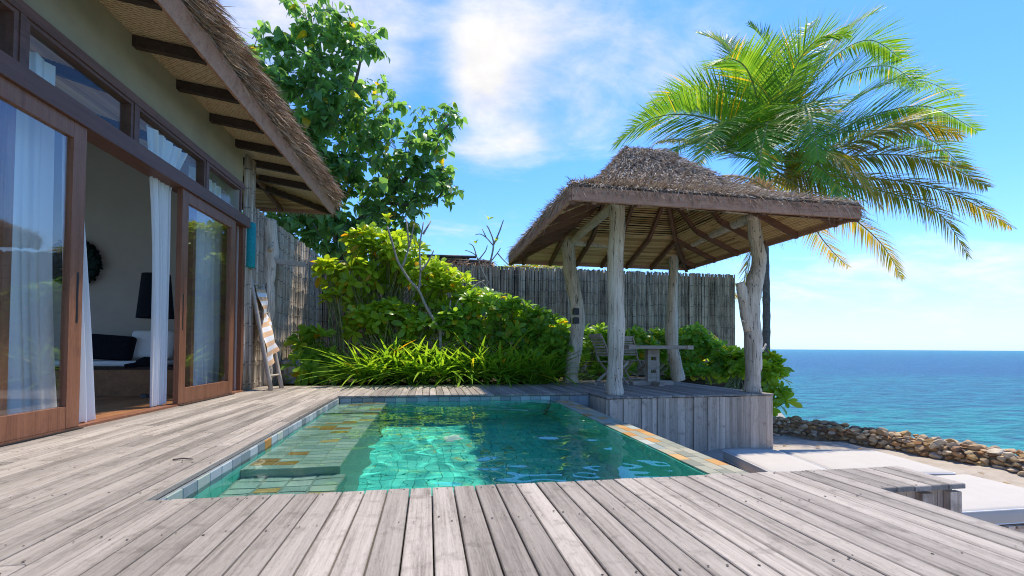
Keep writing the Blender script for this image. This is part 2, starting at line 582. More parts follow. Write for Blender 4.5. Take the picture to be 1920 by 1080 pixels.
# ------------------------------------------------------------------ mesh helpers
class MB:
    def __init__(s):
        s.v, s.f, s.u = [], [], []

    def add(s, vs, fs):
        b = len(s.v)
        s.v += [tuple(x) for x in vs]
        s.f += [tuple(i + b for i in f) for f in fs]
        return s

    def box(s, lo, hi, jit=0):
        x0, y0, z0 = lo
        x1, y1, z1 = hi
        vs = [(x0, y0, z0), (x1, y0, z0), (x1, y1, z0), (x0, y1, z0), (x0, y0, z1), (x1, y0, z1), (x1, y1, z1), (x0, y1, z1)]
        return s.add(vs, [(0, 3, 2, 1), (4, 5, 6, 7), (0, 1, 5, 4), (1, 2, 6, 5), (2, 3, 7, 6), (3, 0, 4, 7)])

    def bbox(s, lo, hi, c=.004):
        """box with chamfered top edges"""
        x0, y0, z0 = lo
        x1, y1, z1 = hi
        vs = [(x0, y0, z0), (x1, y0, z0), (x1, y1, z0), (x0, y1, z0),
              (x0, y0, z1 - c), (x1, y0, z1 - c), (x1, y1, z1 - c), (x0, y1, z1 - c),
              (x0 + c, y0 + c, z1), (x1 - c, y0 + c, z1), (x1 - c, y1 - c, z1), (x0 + c, y1 - c, z1)]
        fs = [(0, 3, 2, 1)]
        for a in (0, 4):
            for i in range(4):
                j = (i + 1) % 4
                fs.append((a + i, a + j, a + 4 + j, a + 4 + i))
        fs.append((8, 9, 10, 11))
        return s.add(vs, fs)

    def bar(s, p0, p1, wd, ht, up=(0, 0, 1)):
        p0, p1 = Vector(p0), Vector(p1)
        d = (p1 - p0).normalized()
        side = d.cross(Vector(up)).normalized()
        u = side.cross(d)
        vs = []
        for p in (p0, p1):
            for a, b in ((-1, -1), (1, -1), (1, 1), (-1, 1)):
                vs.append(p + side * a * wd / 2 + u * b * ht / 2)
        return s.add(vs, [(0, 1, 2, 3), (7, 6, 5, 4), (0, 4, 5, 1), (1, 5, 6, 2), (2, 6, 7, 3), (3, 7, 4, 0)])

    def tube(s, pts, radii, n=8, wob=0, seed=0, caps=True, sub=3):
        pts = [Vector(p) for p in pts]
        if sub > 1 and len(pts) > 2:
            pts, radii = spline(pts, radii, sub)
        b = len(s.v)
        ref = Vector((.13, .97, .2)) if abs((pts[-1] - pts[0]).normalized().z) > .6 else Vector((0, 0, 1))
        for i, p in enumerate(pts):
            d = (pts[min(i + 1, len(pts) - 1)] - pts[max(i - 1, 0)]).normalized()
            a = d.cross(ref).normalized()
            c = a.cross(d)
            for k in range(n):
                th = 2 * PI * k / n
                dr = a * math.cos(th) + c * math.sin(th)
                r = radii[i]
                if wob:
                    r *= 1 + wob * mnoise.noise(Vector((math.cos(th) * 1.3 + seed, math.sin(th) * 1.3, i * .55 + seed)))
                s.v.append(tuple(p + dr * r))
        for i in range(len(pts) - 1):
            for k in range(n):
                k2 = (k + 1) % n
                s.f.append((b + i * n + k, b + i * n + k2, b + (i + 1) * n + k2, b + (i + 1) * n + k))
        if caps:
            s.f.append(tuple(b + k for k in range(n))[::-1])
            s.f.append(tuple(b + (len(pts) - 1) * n + k for k in range(n)))
        return s

    def mesh(s, name, m, smooth=False):
        me = bpy.data.meshes.new(name)
        me.from_pydata(s.v, [], s.f)
        if m is not None:
            me.materials.append(M[m] if isinstance(m, str) else m)
        if smooth:
            me.polygons.foreach_set('use_smooth', [True] * len(me.polygons))
        me.update()
        return me

    def obj(s, name, m, parent=None, smooth=False, loc=(0, 0, 0), rot=None):
        return link(name, s.mesh(name, m, smooth), parent, loc, rot)


def spline(pts, radii, sub):
    op, orr = [], []
    n = len(pts)
    for i in range(n - 1):
        p0, p1, p2, p3 = pts[max(i - 1, 0)], pts[i], pts[i + 1], pts[min(i + 2, n - 1)]
        for k in range(sub):
            t = k / sub
            op.append(.5 * ((2 * p1) + (p2 - p0) * t + (2 * p0 - 5 * p1 + 4 * p2 - p3) * t * t + (3 * p1 - p0 - 3 * p2 + p3) * t ** 3))
            orr.append(radii[i] * (1 - t) + radii[i + 1] * t)
    op.append(pts[-1])
    orr.append(radii[-1])
    return op, orr


def link(name, me, parent=None, loc=(0, 0, 0), rot=None):
    o = bpy.data.objects.new(name, me)
    COL.objects.link(o)
    o.location = loc
    if rot is not None:
        o.rotation_euler = rot
    if parent is not None:
        o.parent = parent
    return o


def tag(o, label=None, cat=None, group=None, kind=None):
    for k, v in (('label', label), ('category', cat), ('group', group), ('kind', kind)):
        if v:
            o[k] = v
    return o


def thing(name, label, cat, loc=(0, 0, 0), rotz=0, group=None):
    o = link(name, None, None, loc, (0, 0, rotz))
    o.empty_display_size = .1
    return tag(o, label, cat, group)


def setting(name, loc=(0, 0, 0)):
    o = link(name, None, None, loc)
    return tag(o, kind='structure')


def np_mesh(name, verts, quads, m, smooth=False, tris=None):
    """fast mesh from numpy arrays of quads"""
    me = bpy.data.meshes.new(name)
    nq = len(quads)
    me.vertices.add(len(verts))
    me.vertices.foreach_set('co', np.asarray(verts, dtype=np.float32).ravel())
    me.loops.add(nq * 4)
    me.loops.foreach_set('vertex_index', np.asarray(quads, dtype=np.int32).ravel())
    me.polygons.add(nq)
    me.polygons.foreach_set('loop_start', np.arange(0, nq * 4, 4, dtype=np.int32))
    if smooth:
        me.polygons.foreach_set('use_smooth', np.ones(nq, dtype=bool))
    me.materials.append(M[m])
    me.update(calc_edges=True)
    me.validate()
    return me


def copies(verts, quads, mats4):
    """verts (n,3), quads (q,4), mats4 (N,4,4) -> merged arrays"""
    N, n = len(mats4), len(verts)
    vh = np.concatenate([verts, np.ones((n, 1))], 1)
    out = np.einsum('Nij,nj->Nni', mats4, vh)[:, :, :3].reshape(-1, 3)
    q = (quads[None] + (np.arange(N) * n)[:, None, None]).reshape(-1, 4)
    return out, q


def frame(pos, direction, up=(0, 0, 1), scale=1.0, roll=0.0):
    """4x4 whose +Y runs along direction and +Z is the upper face"""
    y = np.asarray(direction, float)
    y = y / (np.linalg.norm(y) + 1e-9)
    u = np.asarray(up, float)
    x = np.cross(y, u)
    if np.linalg.norm(x) < 1e-4:
        x = np.cross(y, (1, 0, 0.01))
    x /= np.linalg.norm(x)
    z = np.cross(x, y)
    if roll:
        c, s = math.cos(roll), math.sin(roll)
        x, z = x * c + z * s, z * c - x * s
    m = np.eye(4)
    m[:3, 0], m[:3, 1], m[:3, 2], m[:3, 3] = x * scale, y * scale, z * scale, pos
    return m


# leaf shapes: unit length along +Y, two strips meeting at a midrib
def leaf_shape(prof, fold=.25, bend=.3, twist=0.0):
    vs, qs = [], []
    for i, (y, wd) in enumerate(prof):
        zc = -bend * y * y
        tw = twist * y
        for k in (-1, 0, 1):
            x = k * wd
            z = zc + abs(k) * wd * fold
            vs.append((x * math.cos(tw) - (z - zc) * math.sin(tw), y, zc + (z - zc) * math.cos(tw) + x * math.sin(tw)))
        if i:
            b = (i - 1) * 3
            qs += [(b, b + 1, b + 4, b + 3), (b + 1, b + 2, b + 5, b + 4)]
    return np.array(vs), np.array(qs)


HEART = [(0, .02), (.02, .30), (.22, .43), (.5, .36), (.78, .17), (1, .01)]
SPOON = [(0, .03), (.3, .09), (.58, .20), (.8, .22), (.94, .13), (1, .02)]
BLADE = [(0, .030), (.2, .035), (.42, .035), (.65, .029), (.85, .017), (.95, .008), (1, .002)]
CAMP = np.array((0, 0, EYE))


def foliage(root, shapes, mats4, m, nparts=300, name='leaf', stuff='leaf_mass', smooth=True):
    """the nearest leaves become leaf parts sharing mesh data; the rest one mesh"""
    mats4 = np.asarray(mats4)
    inv = np.array(root.matrix_basis.inverted())
    dist = np.linalg.norm(mats4[:, :3, 3] - CAMP, axis=1)
    order = np.argsort(dist)
    var = rng.integers(0, len(shapes), len(mats4))
    near, far = order[:nparts], order[nparts:]
    ms = [np_mesh(name, v, q, m, smooth) for v, q in shapes]
    for i in near:
        o = bpy.data.objects.new(name, ms[var[i]])
        COL.objects.link(o)
        o.parent = root
        o.matrix_basis = Matrix((inv @ mats4[i]).tolist())
    if len(far):
        V, Q, off = [], [], 0
        for k, (v, q) in enumerate(shapes):
            idx = far[var[far] == k]
            if len(idx):
                a, b = copies(v, q, inv @ mats4[idx])
                V.append(a)
                Q.append(b + off)
                off += len(a)
        o = link(stuff, np_mesh(stuff, np.concatenate(V), np.concatenate(Q), m, smooth), root)
        tag(o, kind='stuff')


def strands(name, pos, dirs, lens, wid, m, parent, sag=.3, normals=None):
    """a mass of flat straws: each a two-quad strip"""
    N = len(pos)
    dirs = dirs / np.linalg.norm(dirs, axis=1, keepdims=True)
    r = rng.normal(size=(N, 3))
    if normals is not None:
        side = np.cross(dirs, normals + .35 * r)
    else:
        side = np.cross(dirs, r)
    side /= np.linalg.norm(side, axis=1, keepdims=True)
    L = lens[:, None]
    W_ = np.broadcast_to(np.asarray(wid), (N,))[:, None]
    g = np.array((0, 0, -1.0))
    p1 = pos + dirs * L * .55 + g * L * sag * .2
    p2 = pos + dirs * L + g * L * sag
    V = np.stack([pos - side * W_, pos + side * W_, p1 - side * W_ * .8, p1 + side * W_ * .8, p2 - side * W_ * .2, p2 + side * W_ * .2], 1).reshape(-1, 3)
    b = (np.arange(N) * 6)[:, None]
    Q = np.concatenate([b + np.array([0, 1, 3, 2]), b + np.array([2, 3, 5, 4])], 0)
    o = link(name, np_mesh(name, V, Q, m), parent)
    return tag(o, kind='stuff')

# ================================================================== SETTING
PX0, PY0, PY1 = -1.20, 2.31, 6.83          # pool: left edge, near edge, far edge
WATER = -.088
PITCH_X = .1035


def rim_x(y):
    return 1.69 + .024 * (y - 2.56)


def grid(name, xs, ys, zf, m, smooth=True):
    X, Y = np.meshgrid(xs, ys)
    Z = zf(X, Y)
    V = np.stack([X, Y, Z], -1).reshape(-1, 3)
    nx, ny = len(xs), len(ys)
    j, i = np.meshgrid(np.arange(ny - 1), np.arange(nx - 1), indexing='ij')
    a = (j * nx + i).ravel()
    Q = np.stack([a, a + 1, a + nx + 1, a + nx], 1)
    return link(name, np_mesh(name, V, Q, m, smooth))


def waves(n, kmin, kmax, amp, seed):
    g = np.random.default_rng(seed)
    ks = np.exp(g.uniform(np.log(kmin), np.log(kmax), n))
    th, ph = g.uniform(0, 2 * PI, n), g.uniform(0, 2 * PI, n)

    def f(X, Y):
        Z = np.zeros_like(X)
        for k, a, p in zip(ks, th, ph):
            Z += amp / k * np.sin(k * (X * math.cos(a) + Y * math.sin(a)) + p)
        return Z
    return f


# sea: one sheet to the horizon, denser near the shore
sea = MB()
R = [5, 12, 25, 50, 100, 250, 700, 2000, 6000, 20000, 45000]
NA = 48
for r in R:
    for k in range(NA + 1):
        a = rad(-100 + 200 * k / NA)
        sea.v.append((6 + r * math.cos(a), 4 + r * math.sin(a), -2.1))
for i in range(len(R) - 1):
    for k in range(NA):
        b = i * (NA + 1) + k
        sea.f.append((b, b + NA + 1, b + NA + 2, b + 1))
tag(sea.obj('sea', 'sea water', smooth=True), kind='structure')

# beach: sand terrace that falls to the sea beyond the stone wall
wv = waves(40, 1.5, 22, .02, 3)


def wall_line(y):
    """x of the stone wall's inner foot"""
    return 7.35 - .0 * y - .052 * max(0, y - 4.2) ** 2 * 1.35


def beach_z(X, Y):
    edge = np.where(Y > 4.2, 7.35 - .07 * (Y - 4.2) ** 2, 7.35) + .55
    edge = np.where(Y > 9.2, 7.35 - .07 * 25 + .55 + (Y - 9.2) * .9, edge)
    edge = np.minimum(edge, 12)
    z = -.86 + wv(X, Y)
    drop = np.clip((X - edge) / 3.0, 0, 1)
    return z - drop * 2.2 + .0 * X


beach = grid('beach', np.concatenate([np.linspace(2.2, 7, 90), np.linspace(7.1, 13, 50)]), np.linspace(-4, 20, 200), beach_z, 'sand')
tag(beach, kind='structure')

# garden soil behind the deck, dark slabs standing in for the shade under the planks
gs = MB()
gs.box((-9, 8.62, -1.2), (2.35, 26, -.03))
gs.box((2.35, 9.62, -1.2), (5.2, 26, -.03))
gs.box((5.2, 9.9, -1.2), (6.3, 26, -.05))
gs.box((6.3, 11.7, -1.2), (8.9, 26, -.05))
tag(gs.obj('garden_soil', 'garden soil'), kind='structure')
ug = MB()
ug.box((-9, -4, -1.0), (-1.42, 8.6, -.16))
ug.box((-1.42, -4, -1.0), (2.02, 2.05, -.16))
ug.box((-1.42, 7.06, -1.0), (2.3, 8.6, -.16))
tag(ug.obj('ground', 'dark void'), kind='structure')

# ------------------------------------------------------------------ wooden deck
deck = setting('wooden_deck')
nails = MB()
JOIST = .56


def plank(x0, x1, y0, y1, parent, z=0.0, nm='plank', tilt=.0012, nail=True, mname='weathered deck wood'):
    wd, ln = x1 - x0, y1 - y0
    mb = MB()
    mb.bbox((-wd / 2, -ln / 2, -.026), (wd / 2, ln / 2, 0), .0035)
    o = mb.obj(nm, mname, parent, loc=((x0 + x1) / 2, (y0 + y1) / 2, z + RND.uniform(-.0015, .0015)),
               rot=(RND.uniform(-tilt, tilt) * .3, RND.uniform(-tilt * 6, tilt * 6), RND.uniform(-tilt, tilt) * .4))
    if nail:
        ys = [y0 + .035, y1 - .035] + [k * JOIST + .21 for k in range(-3, 18) if y0 + .12 < k * JOIST + .21 < y1 - .12]
        for y in ys:
            for fx in (.2, .8):
                if RND.random() < .66:
                    cx, cy, r = x0 + wd * fx + RND.uniform(-.008, .008), y + RND.uniform(-.03, .03), RND.uniform(.0028, .0052)
                    b = len(nails.v)
                    nails.v += [(cx + r * math.cos(a * PI / 3), cy + r * 1.2 * math.sin(a * PI / 3), z + .0032) for a in range(6)]
                    nails.f.append(tuple(range(b, b + 6)))
    return o


GAP = .0065
x = -3.08
k = 0
while x < PX0 + .02 - PITCH_X * .5:                           # terrace along the house
    cuts = [-1.6] + sorted([RND.uniform(.1, .9) + (k % 2) * 1.1, RND.uniform(2.9, 3.6) + (k % 2) * 1.0, RND.uniform(5.5, 6.2) + (k % 2) * .8]) + [8.64]
    for a, b in zip(cuts[:-1], cuts[1:]):
        plank(x + GAP / 2, x + PITCH_X - GAP / 2, a + .0015, b - .0015, deck)
    x += PITCH_X
    k += 1
XL = x
while x < 2.13 - .02:                                        # in front of and beyond the pool
    far_end = PY0 + RND.uniform(-.004, .004) + .02
    plank(x + GAP / 2, x + PITCH_X - GAP / 2, -.9, far_end, deck)
    if x + PITCH_X < 2.44:
        plank(x + GAP / 2, x + PITCH_X - GAP / 2, PY1 - .02 + RND.uniform(-.003, .003), 8.64, deck)
    x += PITCH_X
XR = x
for k in range(5):                                           # the wing that reaches out to the loungers
    plank(x + GAP / 2, x + PITCH_X - GAP / 2, 1.975 + RND.uniform(-.006, .006), PY0 + .02, deck)
    x += PITCH_X
XE = x
x = XR
while x + PITCH_X < 2.47:
    plank(x + GAP / 2, x + PITCH_X - GAP / 2, PY1 - .02, 8.64, deck)
    x += PITCH_X
tag(nails.obj('nail_heads', 'nail rust', deck), kind='stuff')
# the wing's box below: boards and posts
bx = MB()
fw = []
for k in range(5):
    a = XR + .02 + k * (XE - XR - .04) / 5
    MB().box((a, 2.02, -.84), (a + (XE - XR - .04) / 5 - .004, 2.045, -.03)).obj('fascia_board', 'weathered skirt wood', deck)
for xx in (XR + .11, XR + .30, XE - .045):
    MB().box((xx - .035, 1.985, -.84), (xx + .035, 2.018, -.045)).obj('post', 'weathered skirt wood', deck)
for k in range(3):
    MB().box((XE - .03, 2.05 + k * .09, -.84), (XE - .004, 2.05 + k * .09 + .085, -.03)).obj('fascia_board', 'weathered skirt wood', deck)
MB().box((XR - .045, -.9, -.20), (XR - .012, 1.97, -.03)).obj('edge_joist', 'weathered skirt wood', deck)
MB().box((XR - .10, -.9, -.86), (XR - .06, 2.3, -.03)).obj('edge_shade_panel', 'dark void', deck)  # dark sheet standing in for the shaded gap below the deck edge

# ------------------------------------------------------------------ swimming pool
pool = setting('swimming_pool')
FLOOR = -1.58
for nm, lo, hi in (('wall', (PX0 - .2, PY0 - .2, -1.6), (PX0 - .012, PY1 + .2, -.032)),
                   ('wall', (PX0 - .011, PY1 + .012, -1.6), (2.5, PY1 + .2, -.032)),
                   ('wall', (PX0 - .011, PY0 - .25, -1.6), (2.03, PY0 - .012, -.032)),
                   ('floor', (PX0 - .2, PY0 - .2, -1.75), (2.2, PY1 + .2, FLOOR - .012))):
    o = MB().box(lo, hi).obj('pool_' + nm, 'pool grout' if nm == 'floor' else 'grout', pool)
    if lo[1] < PY0 - .1 and hi[1] > PY1 + .1 and nm == 'wall':
        wall_l = o
    elif lo[1] > PY1:
        wall_f = o
    o.cycles.is_caustics_receiver = True


def tile_mesh(name, dx, dy, dz, m, c=.002):
    return MB().bbox((-dx / 2, -dy / 2, 0), (dx / 2, dy / 2, dz), c).mesh(name, m)


# waterline tiles, left wall (one by one) and far wall
tm = [tile_mesh('tile', .146, .146, .012, m) for m in ('blue slate', 'green slate', 'rust slate')]


def wall_tile(parent, loc, rot):
    m = tm[0] if RND.random() < .8 else tm[1] if RND.random() < .88 else tm[2]
    return link('tile', m, parent, (loc[0], loc[1], loc[2]), (rot[0], rot[1], rot[2]))


n = int((PY1 - PY0) / .15)
for k in range(n):
    wall_tile(wall_l, (PX0 - .012, PY0 + .085 + k * .15, -.107), (0, PI / 2 + RND.uniform(-.01, .01), 0))
for k in range(int((2.47 - PX0) / .15)):
    xx = PX0 + .08 + k * .15
    wall_tile(wall_f, (xx, PY1 + .012, -.107), (PI / 2 + RND.uniform(-.01, .01), 0, 0))
    if xx > 1.7:
        for r_ in range(1, 5):
            wall_tile(wall_f, (xx, PY1 + .012, -.107 - r_ * .15), (PI / 2, 0, 0))


def tile_field(mb, x0, x1, y0, y1, z, sx, sy):
    nx, ny = max(1, round((x1 - x0) / sx)), max(1, round((y1 - y0) / sy))
    dx, dy = (x1 - x0) / nx, (y1 - y0) / ny
    for i in range(nx):
        for j in range(ny):
            zz = z + RND.uniform(-.001, .001)
            mb.bbox((x0 + i * dx + .002, y0 + j * dy + .002, z - .011), (x0 + (i + 1) * dx - .002, y0 + (j + 1) * dy - .002, zz), .002)


pf = MB()
tile_field(pf, PX0 + .6, 1.78, PY0, PY1, FLOOR, .10, .10)
o = tag(pf.obj('floor_tiles', 'pool floor slate', pool), kind='stuff')
o.cycles.is_caustics_receiver = True
# wall cladding under water (joined)
pw = MB()


def wall_field(mb, axis, fixed, a0, a1, z0, z1, s, sgn):
    na, nz = round((a1 - a0) / s), round((z1 - z0) / s)
    for i in range(na):
        for j in range(nz):
            p, q = a0 + (a1 - a0) * i / na + .002, a0 + (a1 - a0) * (i + 1) / na - .002
            r, t = z0 + (z1 - z0) * j / nz + .002, z0 + (z1 - z0) * (j + 1) / nz - .002
            f0, f1 = sorted((fixed, fixed + sgn * .011))
            if axis == 'x':
                mb.box((f0, p, r), (f1, q, t))
            else:
                mb.box((p, f0, r), (q, f1, t))


wall_field(pw, 'x', PX0 - .011, PY0, PY1, FLOOR, -.185, .15, 1)
wall_field(pw, 'y', PY1 + .011, PX0, 1.75, FLOOR, -.185, .15, -1)
wall_field(pw, 'y', PY0 - .011, PX0, 1.65, FLOOR, -.04, .15, 1)
o = tag(pw.obj('wall_tiles', 'pool floor slate', pool), kind='stuff')
o.cycles.is_caustics_receiver = True
# steps along the left wall: each a block with its own tiles
sm = [tile_mesh('tile', .146, .096, .010, m) for m in ('green slate', 'rust slate')]
for (y0, y1, zt, wx) in ((PY0 + .001, 2.78, -.62, .66), (2.781, 3.34, -.42, .66), (3.341, 5.80, -.25, .62), (5.801, PY1 - .001, -.17, .64)):
    st = MB().box((PX0 + .003, y0, FLOOR - .01), (PX0 + wx, y1, zt - .011)).obj('step', 'green slate', pool)
    st.cycles.is_caustics_receiver = True
    if y1 < 2.8:
        continue
    nx, ny = round(wx / .15), int((y1 - y0) / .1)
    for i in range(nx):
        for j in range(ny):
            m = sm[1] if RND.random() < .13 else sm[0]
            t = link('tile', m, st, (PX0 + .012 + (i + .5) * (wx - .012) / nx, y0 + (j + .5) * (y1 - y0) / ny, zt - .0105 + RND.uniform(-.001, .001)))
            t.cycles.is_caustics_receiver = True
# overflow rim on the sea side: three rows of slate
RA = math.atan(.024)
rim = MB().box((.004, PY0 - 2.56 - .02, -1.5), (.262, PY1 - 2.56 - .06, -.012)).obj('rim', 'grout', pool, loc=(1.69, 2.56, -.080), rot=(0, 0, -RA))
rm = [tile_mesh('tile', .083, .168, .012, m) for m in ('rim slate', 'rust slate', 'green slate')]
L = PY1 - .06 - PY0 + .02
ny = int(L / .173)
for j in range(ny):
    for i in range(3):
        q = RND.random()
        m = rm[1] if q < .20 else rm[2] if q < .27 else rm[0]
        off = (i % 2) * .08
        t = link('tile', m, rim, (.046 + i * .0865, PY0 - 2.56 - .02 + min(L - .09, (j + .5) * .173 + off), -.0115 + RND.uniform(-.0008, .0008)))
rw = MB()
wall_field(rw, 'x', .003, PY0 - 2.56, PY1 - 2.56 - .1, FLOOR + .08, -.02, .15, -1)
o = tag(rw.obj('wall_tiles', 'pool floor slate', rim), kind='stuff')
o.cycles.is_caustics_receiver = True
for px, py in ((.35, 3.95), (.30, 5.6)):  # two flat white discs on the pool floor
    mb = MB()
    mb.tube([(px, py, FLOOR + .001), (px, py, FLOOR + .014)], [.13, .12], 20, sub=1)
    o = mb.obj('floor_disc', 'white plastic', pool)
    o.cycles.is_caustics_receiver = True
# water with real ripples
xs01 = np.linspace(0, 1, 150)
ys = np.linspace(PY0 - .008, PY1 + .008, 220)
rip = waves(60, 6, 46, .0066, 11)
T, Yg = np.meshgrid(xs01, ys)
x1 = 1.69 + .024 * (Yg - 2.56) + .012
Xg = (PX0 - .008) * (1 - T) + x1 * T
Zg = WATER + rip(Xg, Yg)
V = np.stack([Xg, Yg, Zg], -1).reshape(-1, 3)
j, i = np.meshgrid(np.arange(219), np.arange(149), indexing='ij')
a = (j * 150 + i).ravel()
wat = link('pool_water', np_mesh('pool_water', V, np.stack([a, a + 1, a + 151, a + 150], 1), 'pool water', True))
tag(wat, kind='structure')
wat.cycles.is_caustics_caster = True
# a catch gutter beyond the rim
MB().box((2.0, 2.4, -.86), (2.48, 6.8, -.60)).obj('gutter', 'grout', pool)

# ------------------------------------------------------------------ house
HROT = rad(-1.5)
house = thing('house', 'beach villa with thatched eave, dark timber frame and glass sliding doors open to the deck', 'house', (-2.87, 4.5, 0), HROT)
HM = Matrix.Translation((-2.87, 4.5, 0)) @ Matrix.Rotation(HROT, 4, 'Z')


def H(x, y, z):
    return HM @ Vector((x, y, z))


Y0, Y1 = -4.2, 3.18      # facade along local y
MB().box((-.14, Y0, 3.132), (-.012, Y1, 3.86)).obj('wall', 'olive plaster', house)
MB().box((-4.3, 3.06, -.1), (-.015, 3.178, 4.4)).obj('end_wall', 'inside plaster', house)
MB().box((-4.42, Y0, -.1), (-4.30, 3.178, .35)).obj('back_wall', 'inside plaster', house)
MB().box((-4.42, Y0, 2.75), (-4.30, 3.178, 3.6)).obj('back_wall', 'inside plaster', house)  # window opening added between these unseen bands to brighten the room
MB().box((-4.3, Y0 - .12, -.1), (-.15, Y0, 5.4)).obj('end_wall', 'inside plaster', house)
fl = MB().box((-4.3, Y0, -.15), (-.05, 3.06, -.012)).obj('floor', 'dark void', house)
for k in range(28):                                                       # floor boards inside run along the facade
    xx = -.06 - k * .15
    plank(xx - .148, xx - .002, Y0 + .01, 3.05, fl, z=.016, nm='floor_board', nail=False, mname='floor wood')
MB().box((-.048, Y0, -.02), (.075, 3.16, .022)).obj('threshold', 'red timber', house)
MB().box((.082, Y0, .0035), (.115, -.10, .010)).obj('track', 'black metal', house)
MB().box((.082, 1.36, .0035), (.115, 2.74, .010)).obj('track', 'black metal', house)
MB().box((-.10, Y0, 2.47), (.105, Y1 + .01, 2.62)).obj('header_beam', 'red beam timber', house)
MB().box((-.13, Y0, 3.045), (.02, Y1, 3.129)).obj('head_rail', 'red beam timber', house)
# corner jamb
MB().box((-.10, 2.76, .022), (-.03, 3.10, 2.468)).obj('jamb', 'red timber', house)
MB().box((-.10, 3.09, 0), (.045, 3.178, 2.468)).obj('jamb', 'red timber', house)


def rect_frame(name, m, parent, y0, y1, z0, z1, x0, x1, st, rt, rb):
    mb = MB()
    mb.box((x0, y0, z0), (x1, y0 + st, z1))
    mb.box((x0, y1 - st, z0), (x1, y1, z1))
    mb.box((x0 + .002, y0 + st, z0), (x1 - .002, y1 - st, z0 + rb))
    mb.box((x0 + .002, y0 + st, z1 - rt), (x1 - .002, y1 - st, z1))
    return mb.obj(name, m, parent)


wins = [(-3.2, -1.95), (-1.9, -.66), (-.61, .60), (.65, 2.02), (2.07, 3.12)]
for y0, y1 in wins:
    f = rect_frame('window_frame', 'red beam timber', house, y0, y1, 2.622, 3.043, -.09, .008, .04, .03, .03)
    MB().box((-.045, y0 + .04, 2.652), (-.039, y1 - .04, 3.013)).obj('pane', 'upper glass', f)
for y in (-1.925, -.635, .625, 2.045):
    MB().box((-.11, y - .024, 2.622), (.016, y + .024, 3.043)).obj('mullion', 'red beam timber', house)


def door(y0, y1, slot_y, lx0=.022, lx1=.078):
    f = rect_frame('sliding_door', 'red timber', house, y0, y1, .024, 2.466, lx0, lx1, .135, .13, .17)
    MB().box(((lx0 + lx1) / 2 - .004, y0 + .135, .194), ((lx0 + lx1) / 2 + .004, y1 - .135, 2.336)).obj('pane', 'clear glass', f)
    hd = MB()
    yy = slot_y
    hd.box((lx1 - .003, yy - .011, .86), (lx1 + .0015, yy + .011, 1.27))
    hd.obj('handle', 'black metal', f)
    return f


door(-1.78, -.10, -.155)
door(1.36, 2.75, 1.42)
# posts inside, seen through the panes
for y in (-.59, 1.96):
    MB().box((-.135, y - .035, .025), (-.075, y + .035, 2.468)).obj('inner_post', 'red timber', house)
# roof: rafters, woven soffit, fascia, thatch
EX, EZ = .66, 3.53
SL = .135
WY1 = 6.02          # far eave
for k in range(-5, 7):
    y = .61 + .772 * k
    if y > 4.9:
        continue
    r = MB().bar((-.25, y, 3.60 + SL * .3 + .045), (EX - .02, y, 3.60 - SL * EX + .045 + .0), .07, .105)
    r.obj('rafter', 'dark timber', house)
so = MB()
zz = lambda x: 3.60 - SL * x + .106
so.add([(-.30, Y0 - .8, zz(-.3)), (EX, Y0 - .8, zz(EX)), (EX, 3.2, zz(EX)), (-.30, 3.2, zz(-.3))], [(0, 3, 2, 1)])
so.add([(EX, 3.2, zz(EX)), (EX, WY1, zz(EX)), (EX - (WY1 - 3.2), 3.2, zz(EX - (WY1 - 3.2)))], [(0, 2, 1)])
so.obj('soffit', 'woven mat', house)
# reed lining of the hipped end
rl = MB()
n = 52
for k in range(n):
    t = k / n
    yy = WY1 - .02 - t * 2.75
    z = zz(EX) + SL * (WY1 - yy)
    xa, xb = EX - (WY1 - yy), -3.4
    rl.bar((xa, yy, z - .012 + RND.uniform(-.006, .006)), (xb, yy, z - .012 + RND.uniform(-.006, .006)), .042, .022)
tag(rl.obj('reed_lining', 'reed', house), kind='stuff')
MB().bar((EX - .03, WY1 - .03, zz(EX) - .07), (EX - 2.6, WY1 - 2.6, zz(EX) + SL * 2.6 - .07), .06, .10).obj('hip_rafter', 'dark timber', house)
for xx in (-.35, -1.1, -1.9):
    MB().bar((xx, WY1 - .03, zz(EX) - .07), (xx, 3.3, zz(EX) + SL * 2.7 - .07), .06, .09).obj('rafter', 'roof rafter wood', house)
fb = MB()
fb.bar((EX + .005, Y0 - .8, EZ + .085), (EX + .005, WY1 + .04, EZ + .085), .04, .20, up=(.25, 0, 1))
fb.obj('fascia', 'fascia wood', house)
MB().bar((EX + .02, WY1 + .03, EZ + .07), (-3.5, WY1 + .03, EZ + .07), .04, .16).obj('fascia', 'fascia wood', house)
tb = MB()    # roof body: thick thatch rising to the ridge
e0, e1 = (EX + .02, 3.745), (EX + .05, 4.02)
rx, rz = -2.2, 6.2
tb.add([(e0[0], Y0 - .8, e0[1]), (e1[0], Y0 - .8, e1[1]), (rx, Y0 - .8, rz), (e0[0], WY1 + .05, e0[1]), (e1[0], WY1 + .05, e1[1]), (rx, 3.3, rz),
        (-5.2, WY1 + .05, e0[1]), (-5.2, WY1 + .05, e1[1]), (-4.9, Y0 - .8, 4.0), (-4.9, 3.3, 4.0)],
       [(0, 3, 4, 1), (1, 4, 5, 2), (3, 6, 7, 4), (4, 7, 9, 5), (2, 5, 9, 8)])
tb.obj('roof', 'thatch bed', house)
